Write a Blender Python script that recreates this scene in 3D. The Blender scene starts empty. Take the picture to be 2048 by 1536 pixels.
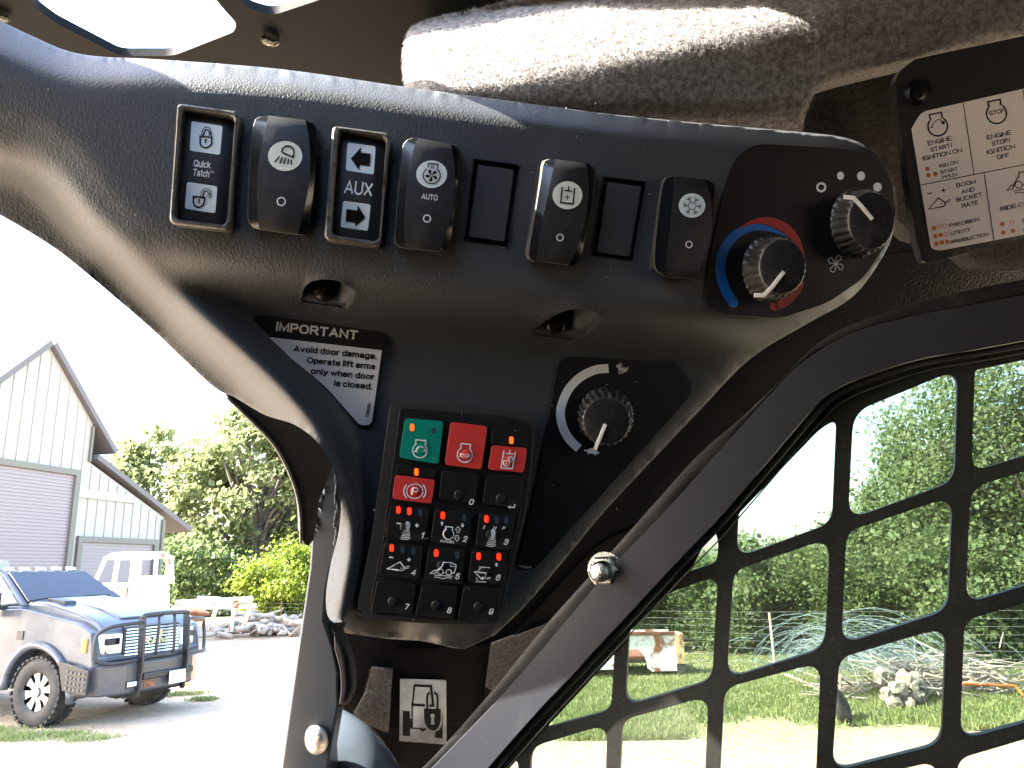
import bpy, bmesh, math, random
import numpy as np
from mathutils import Vector, Matrix
from mathutils.geometry import delaunay_2d_cdt
random.seed(7); np.random.seed(7)
SC = bpy.context.scene
COL = SC.collection
# ------------------------------------------------------------------ camera, sky, sun
PITCH, ROLL, F = math.radians(14.0), math.radians(1.6), 1500.0
CAM = np.array([0.0, 0.0, 1.9])
_F = np.array([0, math.cos(PITCH), math.sin(PITCH)])
_U0 = np.array([0, -math.sin(PITCH), math.cos(PITCH)]); _R0 = np.array([1.0, 0, 0])
_R = _R0*math.cos(ROLL) - _U0*math.sin(ROLL)
_U = _U0*math.cos(ROLL) + _R0*math.sin(ROLL)
cd = bpy.data.cameras.new('camera'); cam = bpy.data.objects.new('camera', cd); COL.objects.link(cam)
cam.matrix_world = Matrix(((_R[0], _U[0], -_F[0], CAM[0]), (_R[1], _U[1], -_F[1], CAM[1]), (_R[2], _U[2], -_F[2], CAM[2]), (0, 0, 0, 1)))
cd.sensor_width = 36; cd.lens = F/2048*36; cd.clip_start = 0.01; cd.clip_end = 2000
SC.camera = cam
SUN_TO = np.array([-0.76, -0.13, 0.64]); SUN_TO /= np.linalg.norm(SUN_TO)
w = bpy.data.worlds.new('World'); SC.world = w; w.use_nodes = True
nt = w.node_tree; bg = nt.nodes['Background']; sky = nt.nodes.new('ShaderNodeTexSky')
sky.sky_type = 'NISHITA'; sky.sun_disc = False; sky.sun_elevation = math.asin(SUN_TO[2])
sky.sun_rotation = math.atan2(SUN_TO[0], SUN_TO[1]); sky.dust_density = 2.5; sky.air_density = 1.0
nt.links.new(sky.outputs[0], bg.inputs[0]); bg.inputs[1].default_value = 0.15
sd = bpy.data.lights.new('sun', 'SUN'); sd.energy = 4.5; sd.angle = math.radians(0.6); sd.color = (1, 0.95, 0.86)
so = bpy.data.objects.new('sun', sd); COL.objects.link(so)
so.rotation_euler = Vector(-SUN_TO).to_track_quat('-Z', 'Y').to_euler(); so.location = (-5, 2, 8)
SC.view_settings.view_transform = 'Standard'; SC.view_settings.look = 'None'
SC.view_settings.gamma = 1; SC.view_settings.exposure = 3.55
SC.render.engine = 'CYCLES'; SC.cycles.max_bounces = 8; SC.cycles.transparent_max_bounces = 16
SC.cycles.sample_clamp_indirect = 6; SC.cycles.use_denoising = True; SC.cycles.caustics_refractive = False

# ------------------------------------------------------------------ geometry helpers
def ray(px, py):
    px = np.asarray(px, float); py = np.asarray(py, float)
    return _F + np.multiply.outer((px-1024)/F, _R) + np.multiply.outer((768-py)/F, _U)
def P(px, py, d):
    return CAM + ray(px, py)*np.asarray(d, float)[..., None]
def plane(a, b, c):
    """a flat surface fixed by its distance at three view directions -> depth function"""
    M = np.array([[a[0], a[1], 1], [b[0], b[1], 1], [c[0], c[1], 1]], float)
    k = np.linalg.solve(M, np.array([1/a[2], 1/b[2], 1/c[2]]))
    return lambda x, y: 1.0/(k[0]*np.asarray(x, float)+k[1]*np.asarray(y, float)+k[2])
def wplane(pt, n):
    """world plane -> depth function"""
    pt = np.asarray(pt, float); n = np.asarray(n, float)
    return lambda x, y: np.dot(pt-CAM, n)/(ray(x, y) @ n)
def G(px, py, z=0.0):
    r = ray(px, py); return CAM + r*(z-CAM[2])/r[2]
def Z(ox, oy, s):
    return lambda *pts: [(ox+p[0]/s, oy+p[1]/s) + tuple(p[2:]) for p in pts]
def catmull(pts, n=8, closed=False):
    pts = [np.array(p, float) for p in pts]; N = len(pts); out = []
    rng = range(N if closed else N-1)
    for i in rng:
        if closed: p0, p1, p2, p3 = pts[i-1], pts[i], pts[(i+1) % N], pts[(i+2) % N]
        else: p0, p1, p2, p3 = pts[max(i-1, 0)], pts[i], pts[i+1], pts[min(i+2, N-1)]
        for k in range(n):
            t = k/n
            out.append(0.5*((2*p1)+(-p0+p2)*t+(2*p0-5*p1+4*p2-p3)*t*t+(-p0+3*p1-3*p2+p3)*t**3))
    if not closed: out.append(pts[-1])
    return [tuple(p) for p in out]
def rpoly(c, r, n=5):
    out = []; N = len(c)
    for i in range(N):
        p = np.array(c[i][:2], float); a = np.array(c[i-1][:2], float); b = np.array(c[(i+1) % N][:2], float)
        rr = c[i][2] if len(c[i]) > 2 else r
        da, db = a-p, b-p; la, lb = np.linalg.norm(da), np.linalg.norm(db)
        t = min(rr, la*.48, lb*.48)
        if t < .05: out.append(tuple(p)); continue
        s, e = p+da/la*t, p+db/lb*t
        for k in range(n+1):
            u = k/n; out.append(tuple((1-u)**2*s+2*u*(1-u)*p+u*u*e))
    return out
def ellipse(cx, cy, rx, ry, n=28, a0=0, rot=0):
    o = []
    for k in range(n):
        a = a0+2*math.pi*k/n; x, y = rx*math.cos(a), ry*math.sin(a)
        o.append((cx+x*math.cos(rot)-y*math.sin(rot), cy+x*math.sin(rot)+y*math.cos(rot)))
    return o

WL = {}
def wloc(o): return WL.get(o.name, np.zeros(3))
def thing(name, label, cat, loc, group=None, kind=None):
    o = bpy.data.objects.new(name, None); COL.objects.link(o); o.empty_display_size = .02
    o.location = loc; WL[o.name] = np.array(loc, float); tag(o, label, cat, group, kind); return o
def tag(o, label=None, cat=None, group=None, kind=None):
    if label: o['label'] = label
    if cat: o['category'] = cat
    if group: o['group'] = group
    if kind: o['kind'] = kind
    return o
def mesh(name, verts, faces, m, parent=None, smooth=None, mats=None, fm=None, label=None):
    verts = np.asarray(verts, float)
    c = (verts.min(0)+verts.max(0))/2
    me = bpy.data.meshes.new(name); me.from_pydata((verts-c).tolist(), [], [list(f) for f in faces])
    o = bpy.data.objects.new(name, me); COL.objects.link(o)
    for mm in (mats or [m]): me.materials.append(mm)
    if fm is not None: me.polygons.foreach_set('material_index', list(fm))
    if smooth is not None:
        me.polygons.foreach_set('use_smooth', [True]*len(me.polygons))
        if smooth < 170: me.set_sharp_from_angle(angle=math.radians(smooth))
    WL[o.name] = c
    if parent is not None: o.parent = parent; o.location = c-wloc(parent)
    else: o.location = c
    if label: o['label'] = label
    return o
def bevel(o, w, seg=2, ang=35):
    b = o.modifiers.new('bevel', 'BEVEL'); b.width = w; b.segments = seg; b.limit_method = 'ANGLE'
    b.angle_limit = math.radians(ang); b.harden_normals = False; return o
def cdt(outer, holes=(), step=None, lines=()):
    pts = [tuple(p[:2]) for p in outer]; edges = [(i, (i+1) % len(outer)) for i in range(len(outer))]
    for h in holes:
        b = len(pts); pts += [tuple(p[:2]) for p in h]; edges += [(b+i, b+(i+1) % len(h)) for i in range(len(h))]
    for l in lines:
        b = len(pts); pts += [tuple(p[:2]) for p in l]; edges += [(b+i, b+i+1) for i in range(len(l)-1)]
    if step:
        A = np.array(outer)[:, :2]; x0, y0 = A.min(0); x1, y1 = A.max(0)
        gx, gy = np.meshgrid(np.arange(x0, x1, step), np.arange(y0, y1, step))
        gx = gx + (np.arange(gx.shape[0])[:, None] % 2)*step*.5
        q = np.stack([gx.ravel(), gy.ravel()], 1)
        ins = inside(q, A)
        for h in holes: ins &= ~inside(q, np.array(h)[:, :2])
        allb = np.array(pts)
        q = q[ins]
        keep = []
        for k in range(0, len(q), 2000):
            d = np.sqrt(((q[k:k+2000, None]-allb[None])**2).sum(2)).min(1); keep.append(d > step*.5)
        q = q[np.concatenate(keep)] if keep else q
        pts += [tuple(p) for p in q]
    v, e, f, *_ = delaunay_2d_cdt([Vector(p) for p in pts], edges, [], 0, 1e-4)
    V = np.array([tuple(p) for p in v]); Fc = [tuple(t) for t in f]
    cen = np.array([V[list(t)].mean(0) for t in Fc])
    ok = inside(cen, np.array(outer)[:, :2])
    for h in holes: ok &= ~inside(cen, np.array(h)[:, :2])
    Fc = [t for t, k in zip(Fc, ok) if k]
    return V, Fc
def inside(q, A):
    r = np.zeros(len(q), bool); n = len(A); x, y = q[:, 0], q[:, 1]
    for i in range(n):
        x1, y1 = A[i]; x2, y2 = A[i-1]
        c = (y1 > y) != (y2 > y)
        with np.errstate(divide='ignore', invalid='ignore'):
            r ^= c & (x < (x2-x1)*(y-y1)/(y2-y1+1e-12)+x1)
    return r
def boundary(faces):
    s = {}
    for f in faces:
        for i in range(len(f)):
            a, b = f[i], f[(i+1) % len(f)]
            if (b, a) in s: del s[(b, a)]
            else: s[(a, b)] = 1
    return list(s)
def sheet(name, outer, surf, m, thick=.002, parent=None, holes=(), step=None, smooth=40, bev=0, back=None, label=None, lines=(), closed=True):
    """solid board: its front outline lies on surf, its body reaches back along the surface normal"""
    V, Fc = cdt(outer, holes, step, lines)
    W = P(V[:, 0], V[:, 1], surf(V[:, 0], V[:, 1]))
    cx, cy = np.array(outer)[:, 0].mean(), np.array(outer)[:, 1].mean()
    a, b, c = P(np.array([cx, cx+20, cx]), np.array([cy, cy, cy+20]), surf(np.array([cx, cx+20., cx]), np.array([cy, cy, cy+20.])))
    n = np.cross(b-a, c-a); n /= np.linalg.norm(n)
    if np.dot(n, a-CAM) < 0: n = -n
    if back is not None: n = np.asarray(back, float)
    N = len(W); verts = np.vstack([W, W+n*thick])
    f0 = W[list(Fc[0])]; nn = np.cross(f0[1]-f0[0], f0[2]-f0[0])
    flip = np.dot(nn, n) > 0
    F1 = [t[::-1] if flip else t for t in Fc]
    bd = boundary(F1)
    faces = F1 + ([tuple(i+N for i in t[::-1]) for t in F1] if closed else []) + [(b_, a_, a_+N, b_+N) for a_, b_ in bd]
    o = mesh(name, verts, faces, m, parent, smooth, label=label)
    if bev: bevel(o, bev)
    return o
def stroke(pts, wd, closed=False):
    p = np.array([q[:2] for q in pts], float); n = len(p)
    ws = [q[2] for q in pts] if len(pts[0]) > 2 else [wd]*n
    V = []; Fc = []
    for i in range(n):
        if closed: a, b = p[i-1], p[(i+1) % n]
        else: a, b = p[max(i-1, 0)], p[min(i+1, n-1)]
        if closed or 0 < i < n-1:
            d1 = (p[i]-a)/(np.linalg.norm(p[i]-a)+1e-9); d2 = (b-p[i])/(np.linalg.norm(b-p[i])+1e-9)
            t = d1+d2; L = np.linalg.norm(t)
            if L < 1e-3: t = d1; k = 1
            else: t = t/L; k = 1/max(np.dot(t, d1), .5)
        else: t = (b-a)/(np.linalg.norm(b-a)+1e-9); k = 1
        nr = np.array([-t[1], t[0]])*ws[i]*.5*k
        V += [p[i]+nr, p[i]-nr]
    m = n if closed else n-1
    for i in range(m):
        j = (i+1) % n; Fc.append((2*i, 2*j, 2*j+1, 2*i+1))
    return V, Fc
def _arc(cx, cy, rx, ry, a0, a1, n=10):
    return [(cx+rx*math.cos(math.radians(a0+(a1-a0)*k/n)), cy+ry*math.sin(math.radians(a0+(a1-a0)*k/n))) for k in range(n+1)]
def _ov(x0, x1, y0, y1, a0, a1, n=20):   # squarish oval like a grotesque letter
    o = []
    for k in range(n+1):
        a = math.radians(a0+(a1-a0)*k/n); c, s_ = math.cos(a), math.sin(a); e = .86
        o.append(((x0+x1)/2+(x1-x0)/2*math.copysign(abs(c)**e, c), (y0+y1)/2+(y1-y0)/2*math.copysign(abs(s_)**e, s_)))
    return o
XH = .72
FONT = {   # width (in cap heights), strokes in a unit box (x across, y up)
 'A': (.72, [[(0, 0), (.5, 1), (1, 0)], [(.2, .33), (.8, .33)]]), 'B': (.64, [[(0, 0), (0, 1), (.62, 1)]+_arc(.62, .76, .32, .24, 90, -90)+[(0, .52)], [(.62, .52)]+_arc(.62, .26, .38, .26, 90, -90)+[(0, 0)]]),
 'C': (.68, [_ov(0, 1, 0, 1, 42, 318)]), 'D': (.68, [[(0, 0), (0, 1), (.45, 1)]+_arc(.45, .5, .55, .5, 90, -90, 14)+[(0, 0)]]), 'E': (.60, [[(1, 1), (0, 1), (0, 0), (1, 0)], [(0, .53), (.9, .53)]]),
 'F': (.56, [[(1, 1), (0, 1), (0, 0)], [(0, .5), (.85, .5)]]), 'G': (.72, [_ov(0, 1, 0, 1, 42, 330), [(.55, .46), (1, .46), (1, 0)]]), 'H': (.64, [[(0, 0), (0, 1)], [(1, 0), (1, 1)], [(0, .52), (1, .52)]]),
 'I': (.0, [[(0, 0), (0, 1)]]), 'J': (.5, [[(1, 1), (1, .3)]+_arc(.5, .3, .5, .3, 0, -180)]), 'K': (.66, [[(0, 0), (0, 1)], [(0, .35), (.95, 1)], [(.3, .58), (1, 0)]]), 'L': (.54, [[(0, 1), (0, 0), (1, 0)]]),
 'M': (.78, [[(0, 0), (0, 1), (.5, .1), (1, 1), (1, 0)]]), 'N': (.66, [[(0, 0), (0, 1), (1, 0), (1, 1)]]), 'O': (.74, [_ov(0, 1, 0, 1, 0, 360, 28)]), 'P': (.60, [[(0, 0), (0, 1), (.65, 1)]+_arc(.65, .72, .35, .28, 90, -90)+[(0, .44)]]),
 'Q': (.74, [_ov(0, 1, 0, 1, 0, 360, 28), [(.6, .25), (1, -.05)]]), 'R': (.66, [[(0, 0), (0, 1), (.62, 1)]+_arc(.62, .74, .33, .26, 90, -90)+[(0, .48)], [(.55, .48), (1, 0)]]),
 'S': (.62, [catmull([(.98, .74), (.85, .93), (.5, 1), (.15, .93), (.04, .75), (.18, .60), (.5, .52), (.86, .42), (1, .25), (.85, .06), (.5, 0), (.15, .06), (0, .28)], 4)]), 'T': (.62, [[(0, 1), (1, 1)], [(.5, 1), (.5, 0)]]),
 'U': (.64, [[(0, 1), (0, .3)]+_arc(.5, .3, .5, .3, 180, 360, 12)+[(1, 1)]]), 'V': (.68, [[(0, 1), (.5, 0), (1, 1)]]), 'W': (.98, [[(0, 1), (.25, 0), (.5, .95), (.75, 0), (1, 1)]]), 'X': (.66, [[(0, 0), (1, 1)], [(0, 1), (1, 0)]]),
 'Y': (.66, [[(0, 1), (.5, .45), (1, 1)], [(.5, .45), (.5, 0)]]), 'Z': (.6, [[(0, 1), (1, 1), (0, 0), (1, 0)]]),
 '0': (.5, [_ov(0, 1, 0, 1, 0, 360, 24)]), '1': (.28, [[(0, .72), (.75, 1), (.9, 1), (.9, 0)]]), '2': (.52, [catmull([(0, .72), (.12, .93), (.5, 1), (.88, .93), (1, .72), (.85, .48), (.4, .24), (0, 0)], 4)+[(1, 0)]]),
 '3': (.52, [catmull([(0, .78), (.2, .97), (.5, 1), (.85, .93), (.95, .76), (.8, .58), (.45, .53)], 4), catmull([(.45, .53), (.85, .46), (1, .27), (.85, .06), (.5, 0), (.15, .05), (0, .25)], 4)]), '4': (.56, [[(.72, 0), (.72, 1), (0, .3), (1, .3)]]),
 '5': (.52, [[(.9, 1), (.15, 1), (.05, .5)]+catmull([(.05, .5), (.45, .64), (.85, .56), (1, .32), (.85, .07), (.45, 0), (0, .2)], 4)]), '6': (.52, [catmull([(.95, .82), (.75, .98), (.45, 1), (.12, .85), (0, .5), (.08, .12), (.5, 0), (.9, .1), (1, .32), (.88, .55), (.5, .62), (.12, .5), (.02, .35)], 4)]),
 '7': (.52, [[(0, 1), (1, 1), (.4, 0)]]), '8': (.52, [_ov(.06, .94, .53, 1, 0, 360, 20), _ov(0, 1, 0, .53, 0, 360, 20)]), '9': (.52, [catmull([(.05, .18), (.25, .02), (.55, 0), (.88, .15), (1, .5), (.92, .88), (.5, 1), (.1, .9), (0, .68), (.12, .45), (.5, .38), (.88, .5), (.98, .65)], 4)]),
 'a': (.48, [catmull([(.05, .50), (.2, .68), (.5, XH), (.85, .67), (.92, .5)], 4)+[(.92, 0)], catmull([(.92, .42), (.45, .38), (.08, .28), (.02, .14), (.2, .0), (.55, .02), (.92, .2)], 4)]), 'b': (.5, [[(0, 0), (0, 1)], _ov(0, 1, 0, XH, 0, 360, 22)]), 'c': (.48, [_ov(0, 1, 0, XH, 45, 315)]),
 'd': (.5, [[(1, 0), (1, 1)], _ov(0, 1, 0, XH, 0, 360, 22)]), 'e': (.5, [[(0, .36), (1, .36)]+_ov(0, 1, 0, XH, 0, 318)[1:]]), 'f': (.30, [[(.45, 0), (.45, .82), (.65, 1), (1, .99)], [(0, XH), (.95, XH)]]), 'g': (.5, [[(1, XH), (1, -.08)]+_arc(.5, -.08, .5, .2, 0, -150), _ov(0, 1, 0, XH, 0, 360, 22)]),
 'h': (.46, [[(0, 0), (0, 1)], [(0, .5)]+_arc(.5, .46, .5, .26, 160, 0)+[(1, 0)]]), 'i': (0, [[(0, 0), (0, XH)], [(0, .90), (0, 1.0)]]), 'k': (.46, [[(0, 0), (0, 1)], [(0, .28), (.9, XH)], [(.3, .44), (1, 0)]]), 'l': (0, [[(0, 0), (0, 1)]]), 'm': (.80, [[(0, 0), (0, XH)], [(0, .5)]+_arc(.25, .46, .25, .26, 160, 0)+[(.5, 0)], [(.5, .5)]+_arc(.75, .46, .25, .26, 160, 0)+[(1, 0)]]),
 'n': (.46, [[(0, 0), (0, XH)], [(0, .5)]+_arc(.5, .46, .5, .26, 160, 0)+[(1, 0)]]), 'o': (.52, [_ov(0, 1, 0, XH, 0, 360, 22)]), 'p': (.5, [[(0, -.25), (0, XH)], _ov(0, 1, 0, XH, 0, 360, 22)]), 'r': (.26, [[(0, 0), (0, XH)], [(0, .45), (.35, .68), (1, .70)]]),
 's': (.44, [catmull([(.95, .54), (.8, .68), (.5, XH), (.15, .67), (.05, .53), (.2, .42), (.5, .37), (.85, .3), (1, .18), (.85, .04), (.5, 0), (.15, .04), (0, .18)], 4)]), 't': (.28, [[(.45, .95), (.45, .15), (.65, 0), (1, .01)], [(0, XH), (1, XH)]]), 'u': (.46, [[(0, XH), (0, .26)]+_arc(.5, .26, .5, .26, 180, 360)+[(1, XH)], [(1, .3), (1, 0)]]),
 'v': (.5, [[(0, XH), (.5, 0), (1, XH)]]), 'w': (.76, [[(0, XH), (.25, 0), (.5, .68), (.75, 0), (1, XH)]]), 'y': (.5, [[(0, XH), (.52, 0)], [(1, XH), (.5, -.05), (.3, -.24), (.05, -.24)]]), '.': (0, [[(0, 0), (0, .02)]]), '/': (.30, [[(0, -.05), (1, 1.05)]]), '(': (.18, [_arc(1, .42, 1, .68, 140, 220)]), ')': (.18, [_arc(0, .42, 1, .68, 40, -40)]), '+': (.5, [[(0, .5), (1, .5)], [(.5, .2), (.5, .8)]])}
_tc = {}
def glyphs(body, bold):
    """drawn grotesque lettering: strokes with square ends, cap height 1"""
    k = (body, bold)
    if k not in _tc:
        t = .115+.085*bold; V = []; Fc = []; x = 0; E = []; z = 0
        for ch in body:
            if ch == ' ': x += .30; continue
            wd, st = FONT[ch]; W = wd*1.0
            for i, s_ in enumerate(st):
                pts = [(x+t/2+p[0]*W, t/2+p[1]*(1-t)) for p in s_]
                cl = len(pts) > 12 and math.hypot(pts[0][0]-pts[-1][0], pts[0][1]-pts[-1][1]) < 1e-6
                if cl: pts = pts[:-1]
                else:   # square ends
                    for a, b_ in ((0, 1), (-1, -2)):
                        dx, dy = pts[a][0]-pts[b_][0], pts[a][1]-pts[b_][1]; L_ = math.hypot(dx, dy)+1e-9; q = (pts[a][0]+dx/L_*t*.5, pts[a][1]+dy/L_*t*.5)
                        if ch in 'AVWMNXYvwyZK47kR/' and i == 0 or ch in 'X': q = (pts[a][0]+dx/L_*t*.2, pts[a][1]+dy/L_*t*.2)
                        pts[a] = q
                v, f = stroke(pts, t, cl); b0 = len(V); V += [tuple(q) for q in v]; Fc += [tuple(j+b0 for j in g) for g in f]; E += [.00003*i]*len(v)
            x += W+t+.085
        _tc[k] = (np.array(V), Fc, E)
    return _tc[k]
def ink(name, m, parent, surf, lift, items, label=None, mats=None):
    """flat print lying on surf: strokes, fills, rings, text; positions are marks on that surface"""
    V = []; Fc = []; M = []; X = []
    its = []
    for it in items:
        its.append((it, 0))
    for it, ex in its:
        mi = 0
        if isinstance(it[0], int): mi = it[0]; it = it[1:]
        b = len(V); k = it[0]
        if k == 's': v, f = stroke(it[1], it[2], it[3] if len(it) > 3 else False)
        elif k == 'f': v = [q[:2] for q in it[1]]; v2, f = cdt(v); v = list(v2)
        elif k == 'c':
            r = it[3] if isinstance(it[3], tuple) else (it[3], it[3]); v = ellipse(it[1], it[2], r[0], r[1], 24); f = [tuple(range(24))]
        elif k == 'r':
            r = it[3] if isinstance(it[3], tuple) else (it[3], it[3]); v, f = stroke(ellipse(it[1], it[2], r[0], r[1], 28), it[4], True)
        elif k == 't':
            _, body, cx, cy, wd, cap, rot, bold = it[:8]; sh = it[8] if len(it) > 8 else 0
            g, f, ge = glyphs(body, bold); hh = 1.0; x0, x1 = g[:, 0].min(), g[:, 0].max(); ex = ge
            sx = wd/(x1-x0) if wd else cap/hh; sy = cap/hh
            x = (g[:, 0]-(x0+x1)/2)*sx; y = (g[:, 1]-hh/2)*sy
            x = x + y*sh; a = math.radians(rot)
            v = np.stack([cx+x*math.cos(a)+y*math.sin(a), cy+x*math.sin(a)-y*math.cos(a)], 1)
        V += [tuple(q[:2]) for q in v]; Fc += [tuple(i+b for i in t) for t in f]; M += [mi]*len(f); X += list(ex) if isinstance(ex, list) else [ex]*len(v)
    V = np.array(V, float)
    W = P(V[:, 0], V[:, 1], surf(V[:, 0], V[:, 1])-lift-np.array(X))
    return mesh(name, W, Fc, m, parent, None, mats=mats, fm=M if mats else None, label=label)
def tube(path, r, n=10, close=False, caps=True):
    """world-space tube; r scalar or list"""
    p = np.array(path, float); N = len(p); rs = r if hasattr(r, '__len__') else [r]*N
    V = []; Fc = []; up = None
    for i in range(N):
        t = p[(i+1) % N]-p[i-1] if close else p[min(i+1, N-1)]-p[max(i-1, 0)]
        t = t/(np.linalg.norm(t)+1e-12)
        if up is None:
            up = np.array([0, 0, 1.]) if abs(t[2]) < .9 else np.array([1., 0, 0])
        s = np.cross(t, up); s /= np.linalg.norm(s)+1e-12; up = np.cross(s, t)
        for k in range(n):
            a = 2*math.pi*k/n; V.append(p[i]+(s*math.cos(a)+up*math.sin(a))*rs[i])
    for i in range(N if close else N-1):
        j = (i+1) % N
        for k in range(n): Fc.append((i*n+k, i*n+(k+1) % n, j*n+(k+1) % n, j*n+k))
    if caps and not close: Fc += [tuple(range(n))[::-1], tuple((N-1)*n+k for k in range(n))]
    return V, Fc
def join(*vf):
    V = []; Fc = []
    for v, f in vf:
        b = len(V); V += [tuple(q) for q in v]; Fc += [tuple(i+b for i in t) for t in f]
    return V, Fc
def box(x0, x1, y0, y1, z0, z1):
    V = [(x, y, z) for x in (x0, x1) for y in (y0, y1) for z in (z0, z1)]
    return V, [(0, 1, 3, 2), (4, 6, 7, 5), (0, 4, 5, 1), (2, 3, 7, 6), (0, 2, 6, 4), (1, 5, 7, 3)]
def xf(vf, M):
    return [tuple(M @ Vector(v)) for v in vf[0]], vf[1]

# ------------------------------------------------------------------ materials
def mat(name, col, rough=.5, metal=0, bump=None, vary=None, dust=None, spec=.5, coat=0, emit=None, alpha=None, mottle=None):
    m = bpy.data.materials.new(name); m.use_nodes = True; t = m.node_tree; N = t.nodes; L = t.links
    b = N['Principled BSDF']; b.inputs['Base Color'].default_value = (*col, 1); b.inputs['Roughness'].default_value = rough
    b.inputs['Metallic'].default_value = metal; b.inputs['Specular IOR Level'].default_value = spec
    b.inputs['Coat Weight'].default_value = coat
    if emit: b.inputs['Emission Color'].default_value = (*emit[0], 1); b.inputs['Emission Strength'].default_value = emit[1]
    co = N.new('ShaderNodeTexCoord').outputs['Object']
    def noise(s, det=3, r=.6, dist=0):
        n = N.new('ShaderNodeTexNoise'); n.inputs['Scale'].default_value = s; n.inputs['Detail'].default_value = det
        n.inputs['Roughness'].default_value = r; n.inputs['Distortion'].default_value = dist; L.new(co, n.inputs['Vector']); return n.outputs['Fac']
    def ramp(src, a, c, v0=0, v1=1):
        r = N.new('ShaderNodeMapRange'); r.inputs[1].default_value = a; r.inputs[2].default_value = c
        r.inputs[3].default_value = v0; r.inputs[4].default_value = v1; L.new(src, r.inputs[0]); return r.outputs[0]
    def mix(f, A, B):
        x = N.new('ShaderNodeMix'); x.data_type = 'RGBA'
        if isinstance(f, float): x.inputs[0].default_value = f
        else: L.new(f, x.inputs[0])
        for k, v in ((6, A), (7, B)):
            if isinstance(v, tuple): x.inputs[k].default_value = (*v, 1)
            else: L.new(v, x.inputs[k])
        return x.outputs[2]
    cur = None
    if vary:   # (scale, colour2, lo, hi)
        cur = mix(ramp(noise(vary[0], 5), vary[2], vary[3]), col, vary[1])
    if mottle:
        cur = mix(ramp(noise(mottle[0], 6, .7, .5), mottle[2], mottle[3]), cur or col, mottle[1])
    if dust:   # (scale, colour, lo, hi, speck scale, speck threshold)
        cur = mix(ramp(noise(dust[0], 6, .65, .8), dust[2], dust[3], 0, dust[6] if len(dust) > 6 else .6), cur or col, dust[1])
        if len(dust) > 4 and dust[4]:
            cur = mix(ramp(noise(dust[4], 2, .5), dust[5], dust[5]+.03), cur, dust[1])
    if cur is not None: L.new(cur, b.inputs['Base Color'])
    if bump:   # (kind, scale, distance)
        bp = N.new('ShaderNodeBump'); bp.inputs['Strength'].default_value = bump[3] if len(bump) > 3 else 1; bp.inputs['Distance'].default_value = bump[2]
        if bump[0] == 'grain':
            v = N.new('ShaderNodeTexVoronoi'); v.feature = 'SMOOTH_F1'; v.inputs['Scale'].default_value = bump[1]; v.inputs['Smoothness'].default_value = .6
            mp = N.new('ShaderNodeMapping'); mp.inputs['Rotation'].default_value = (.3, .5, .4); mp.inputs['Scale'].default_value = (1, 1, .7)
            wn = N.new('ShaderNodeTexNoise'); wn.inputs['Scale'].default_value = bump[1]*.7; wn.inputs['Detail'].default_value = 4
            ad = N.new('ShaderNodeVectorMath'); ad.operation = 'MULTIPLY_ADD'; ad.inputs[1].default_value = (.002, .002, .002)
            L.new(co, mp.inputs[0]); L.new(co, wn.inputs['Vector']); L.new(wn.outputs['Color'], ad.inputs[0]); L.new(mp.outputs[0], ad.inputs[2])
            L.new(ad.outputs[0], v.inputs['Vector']); s = N.new('ShaderNodeMath'); s.operation = 'ADD'; L.new(v.outputs['Distance'], s.inputs[0]); L.new(wn.outputs['Fac'], s.inputs[1])
            L.new(s.outputs[0], bp.inputs['Height'])
        elif bump[0] == 'lines':
            wv = N.new('ShaderNodeTexWave'); wv.bands_direction = 'Z'; wv.inputs['Scale'].default_value = bump[1]; L.new(co, wv.inputs['Vector']); L.new(wv.outputs['Fac'], bp.inputs['Height'])
        else: L.new(noise(bump[1], 4, .6), bp.inputs['Height'])
        L.new(bp.outputs[0], b.inputs['Normal'])
    return m
M = {}
DUST = (.11, .10, .085)
M['panel'] = mat('moulded_plastic', (.046, .050, .054), .52, spec=.4, bump=('grain', 1100, .00017), dust=(9, (.07, .067, .062), .55, .8, 420, .74, .35))
M['rocker'] = mat('matte_black_plastic', (.010, .010, .011), .5, bump=('n', 1800, .00006), dust=(45, DUST, .52, .85, 900, .73, .35))
M['gloss'] = mat('gloss_black_plastic', (.006, .007, .009), .2, dust=(60, DUST, .6, .9, 900, .74, .2))
M['worn'] = mat('worn_switch_bezel', (.13, .125, .115), .34, metal=.35, mottle=(220, (.018, .018, .018), .5, .72), bump=('n', 500, .0002))
M['rside'] = mat('dusty_switch_side', (.075, .07, .06), .6, mottle=(160, (.03, .028, .025), .45, .7))
M['pad'] = mat('translucent_white_lens', (.70, .78, .78), .35, coat=.3)
M['pady'] = mat('cream_white_lens', (.74, .78, .66), .35, coat=.3)
M['black'] = mat('black_print', (.003, .0025, .0025), .6, spec=.12)
M['white'] = mat('white_print', (.78, .79, .79), .5)
M['grayp'] = mat('grey_print', (.5, .49, .47), .5)
M['decal'] = mat('black_decal', (.006, .0052, .006), .5, spec=.3, bump=('n', 1500, .00004), dust=(25, DUST, .58, .85, 700, .76, .22))
M['decalw'] = mat('silver_white_decal', (.62, .60, .59), .45, bump=('n', 1500, .00003))
M['knob'] = mat('rubber_knob', (.009, .009, .009), .7, spec=.2, bump=('n', 900, .00018), dust=(70, DUST, .5, .8, 1200, .7, .4))
M['knobrib'] = mat('knob_ribs', (.024, .023, .021), .36, dust=(120, (.16, .155, .135), .4, .7, 0, 0, .6))
M['ptr'] = mat('white_pointer', (.85, .8, .72), .4)
M['blue'] = mat('blue_print', (.0, .12, .42), .45)
M['red'] = mat('red_print', (.36, .016, .016), .45)
M['orange'] = mat('orange_print', (.6, .13, .02), .5)
M['key'] = mat('rubber_keypad', (.010, .010, .011), .4, spec=.4, bump=('n', 600, .00008), dust=(28, DUST, .5, .85, 600, .74, .3))
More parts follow.
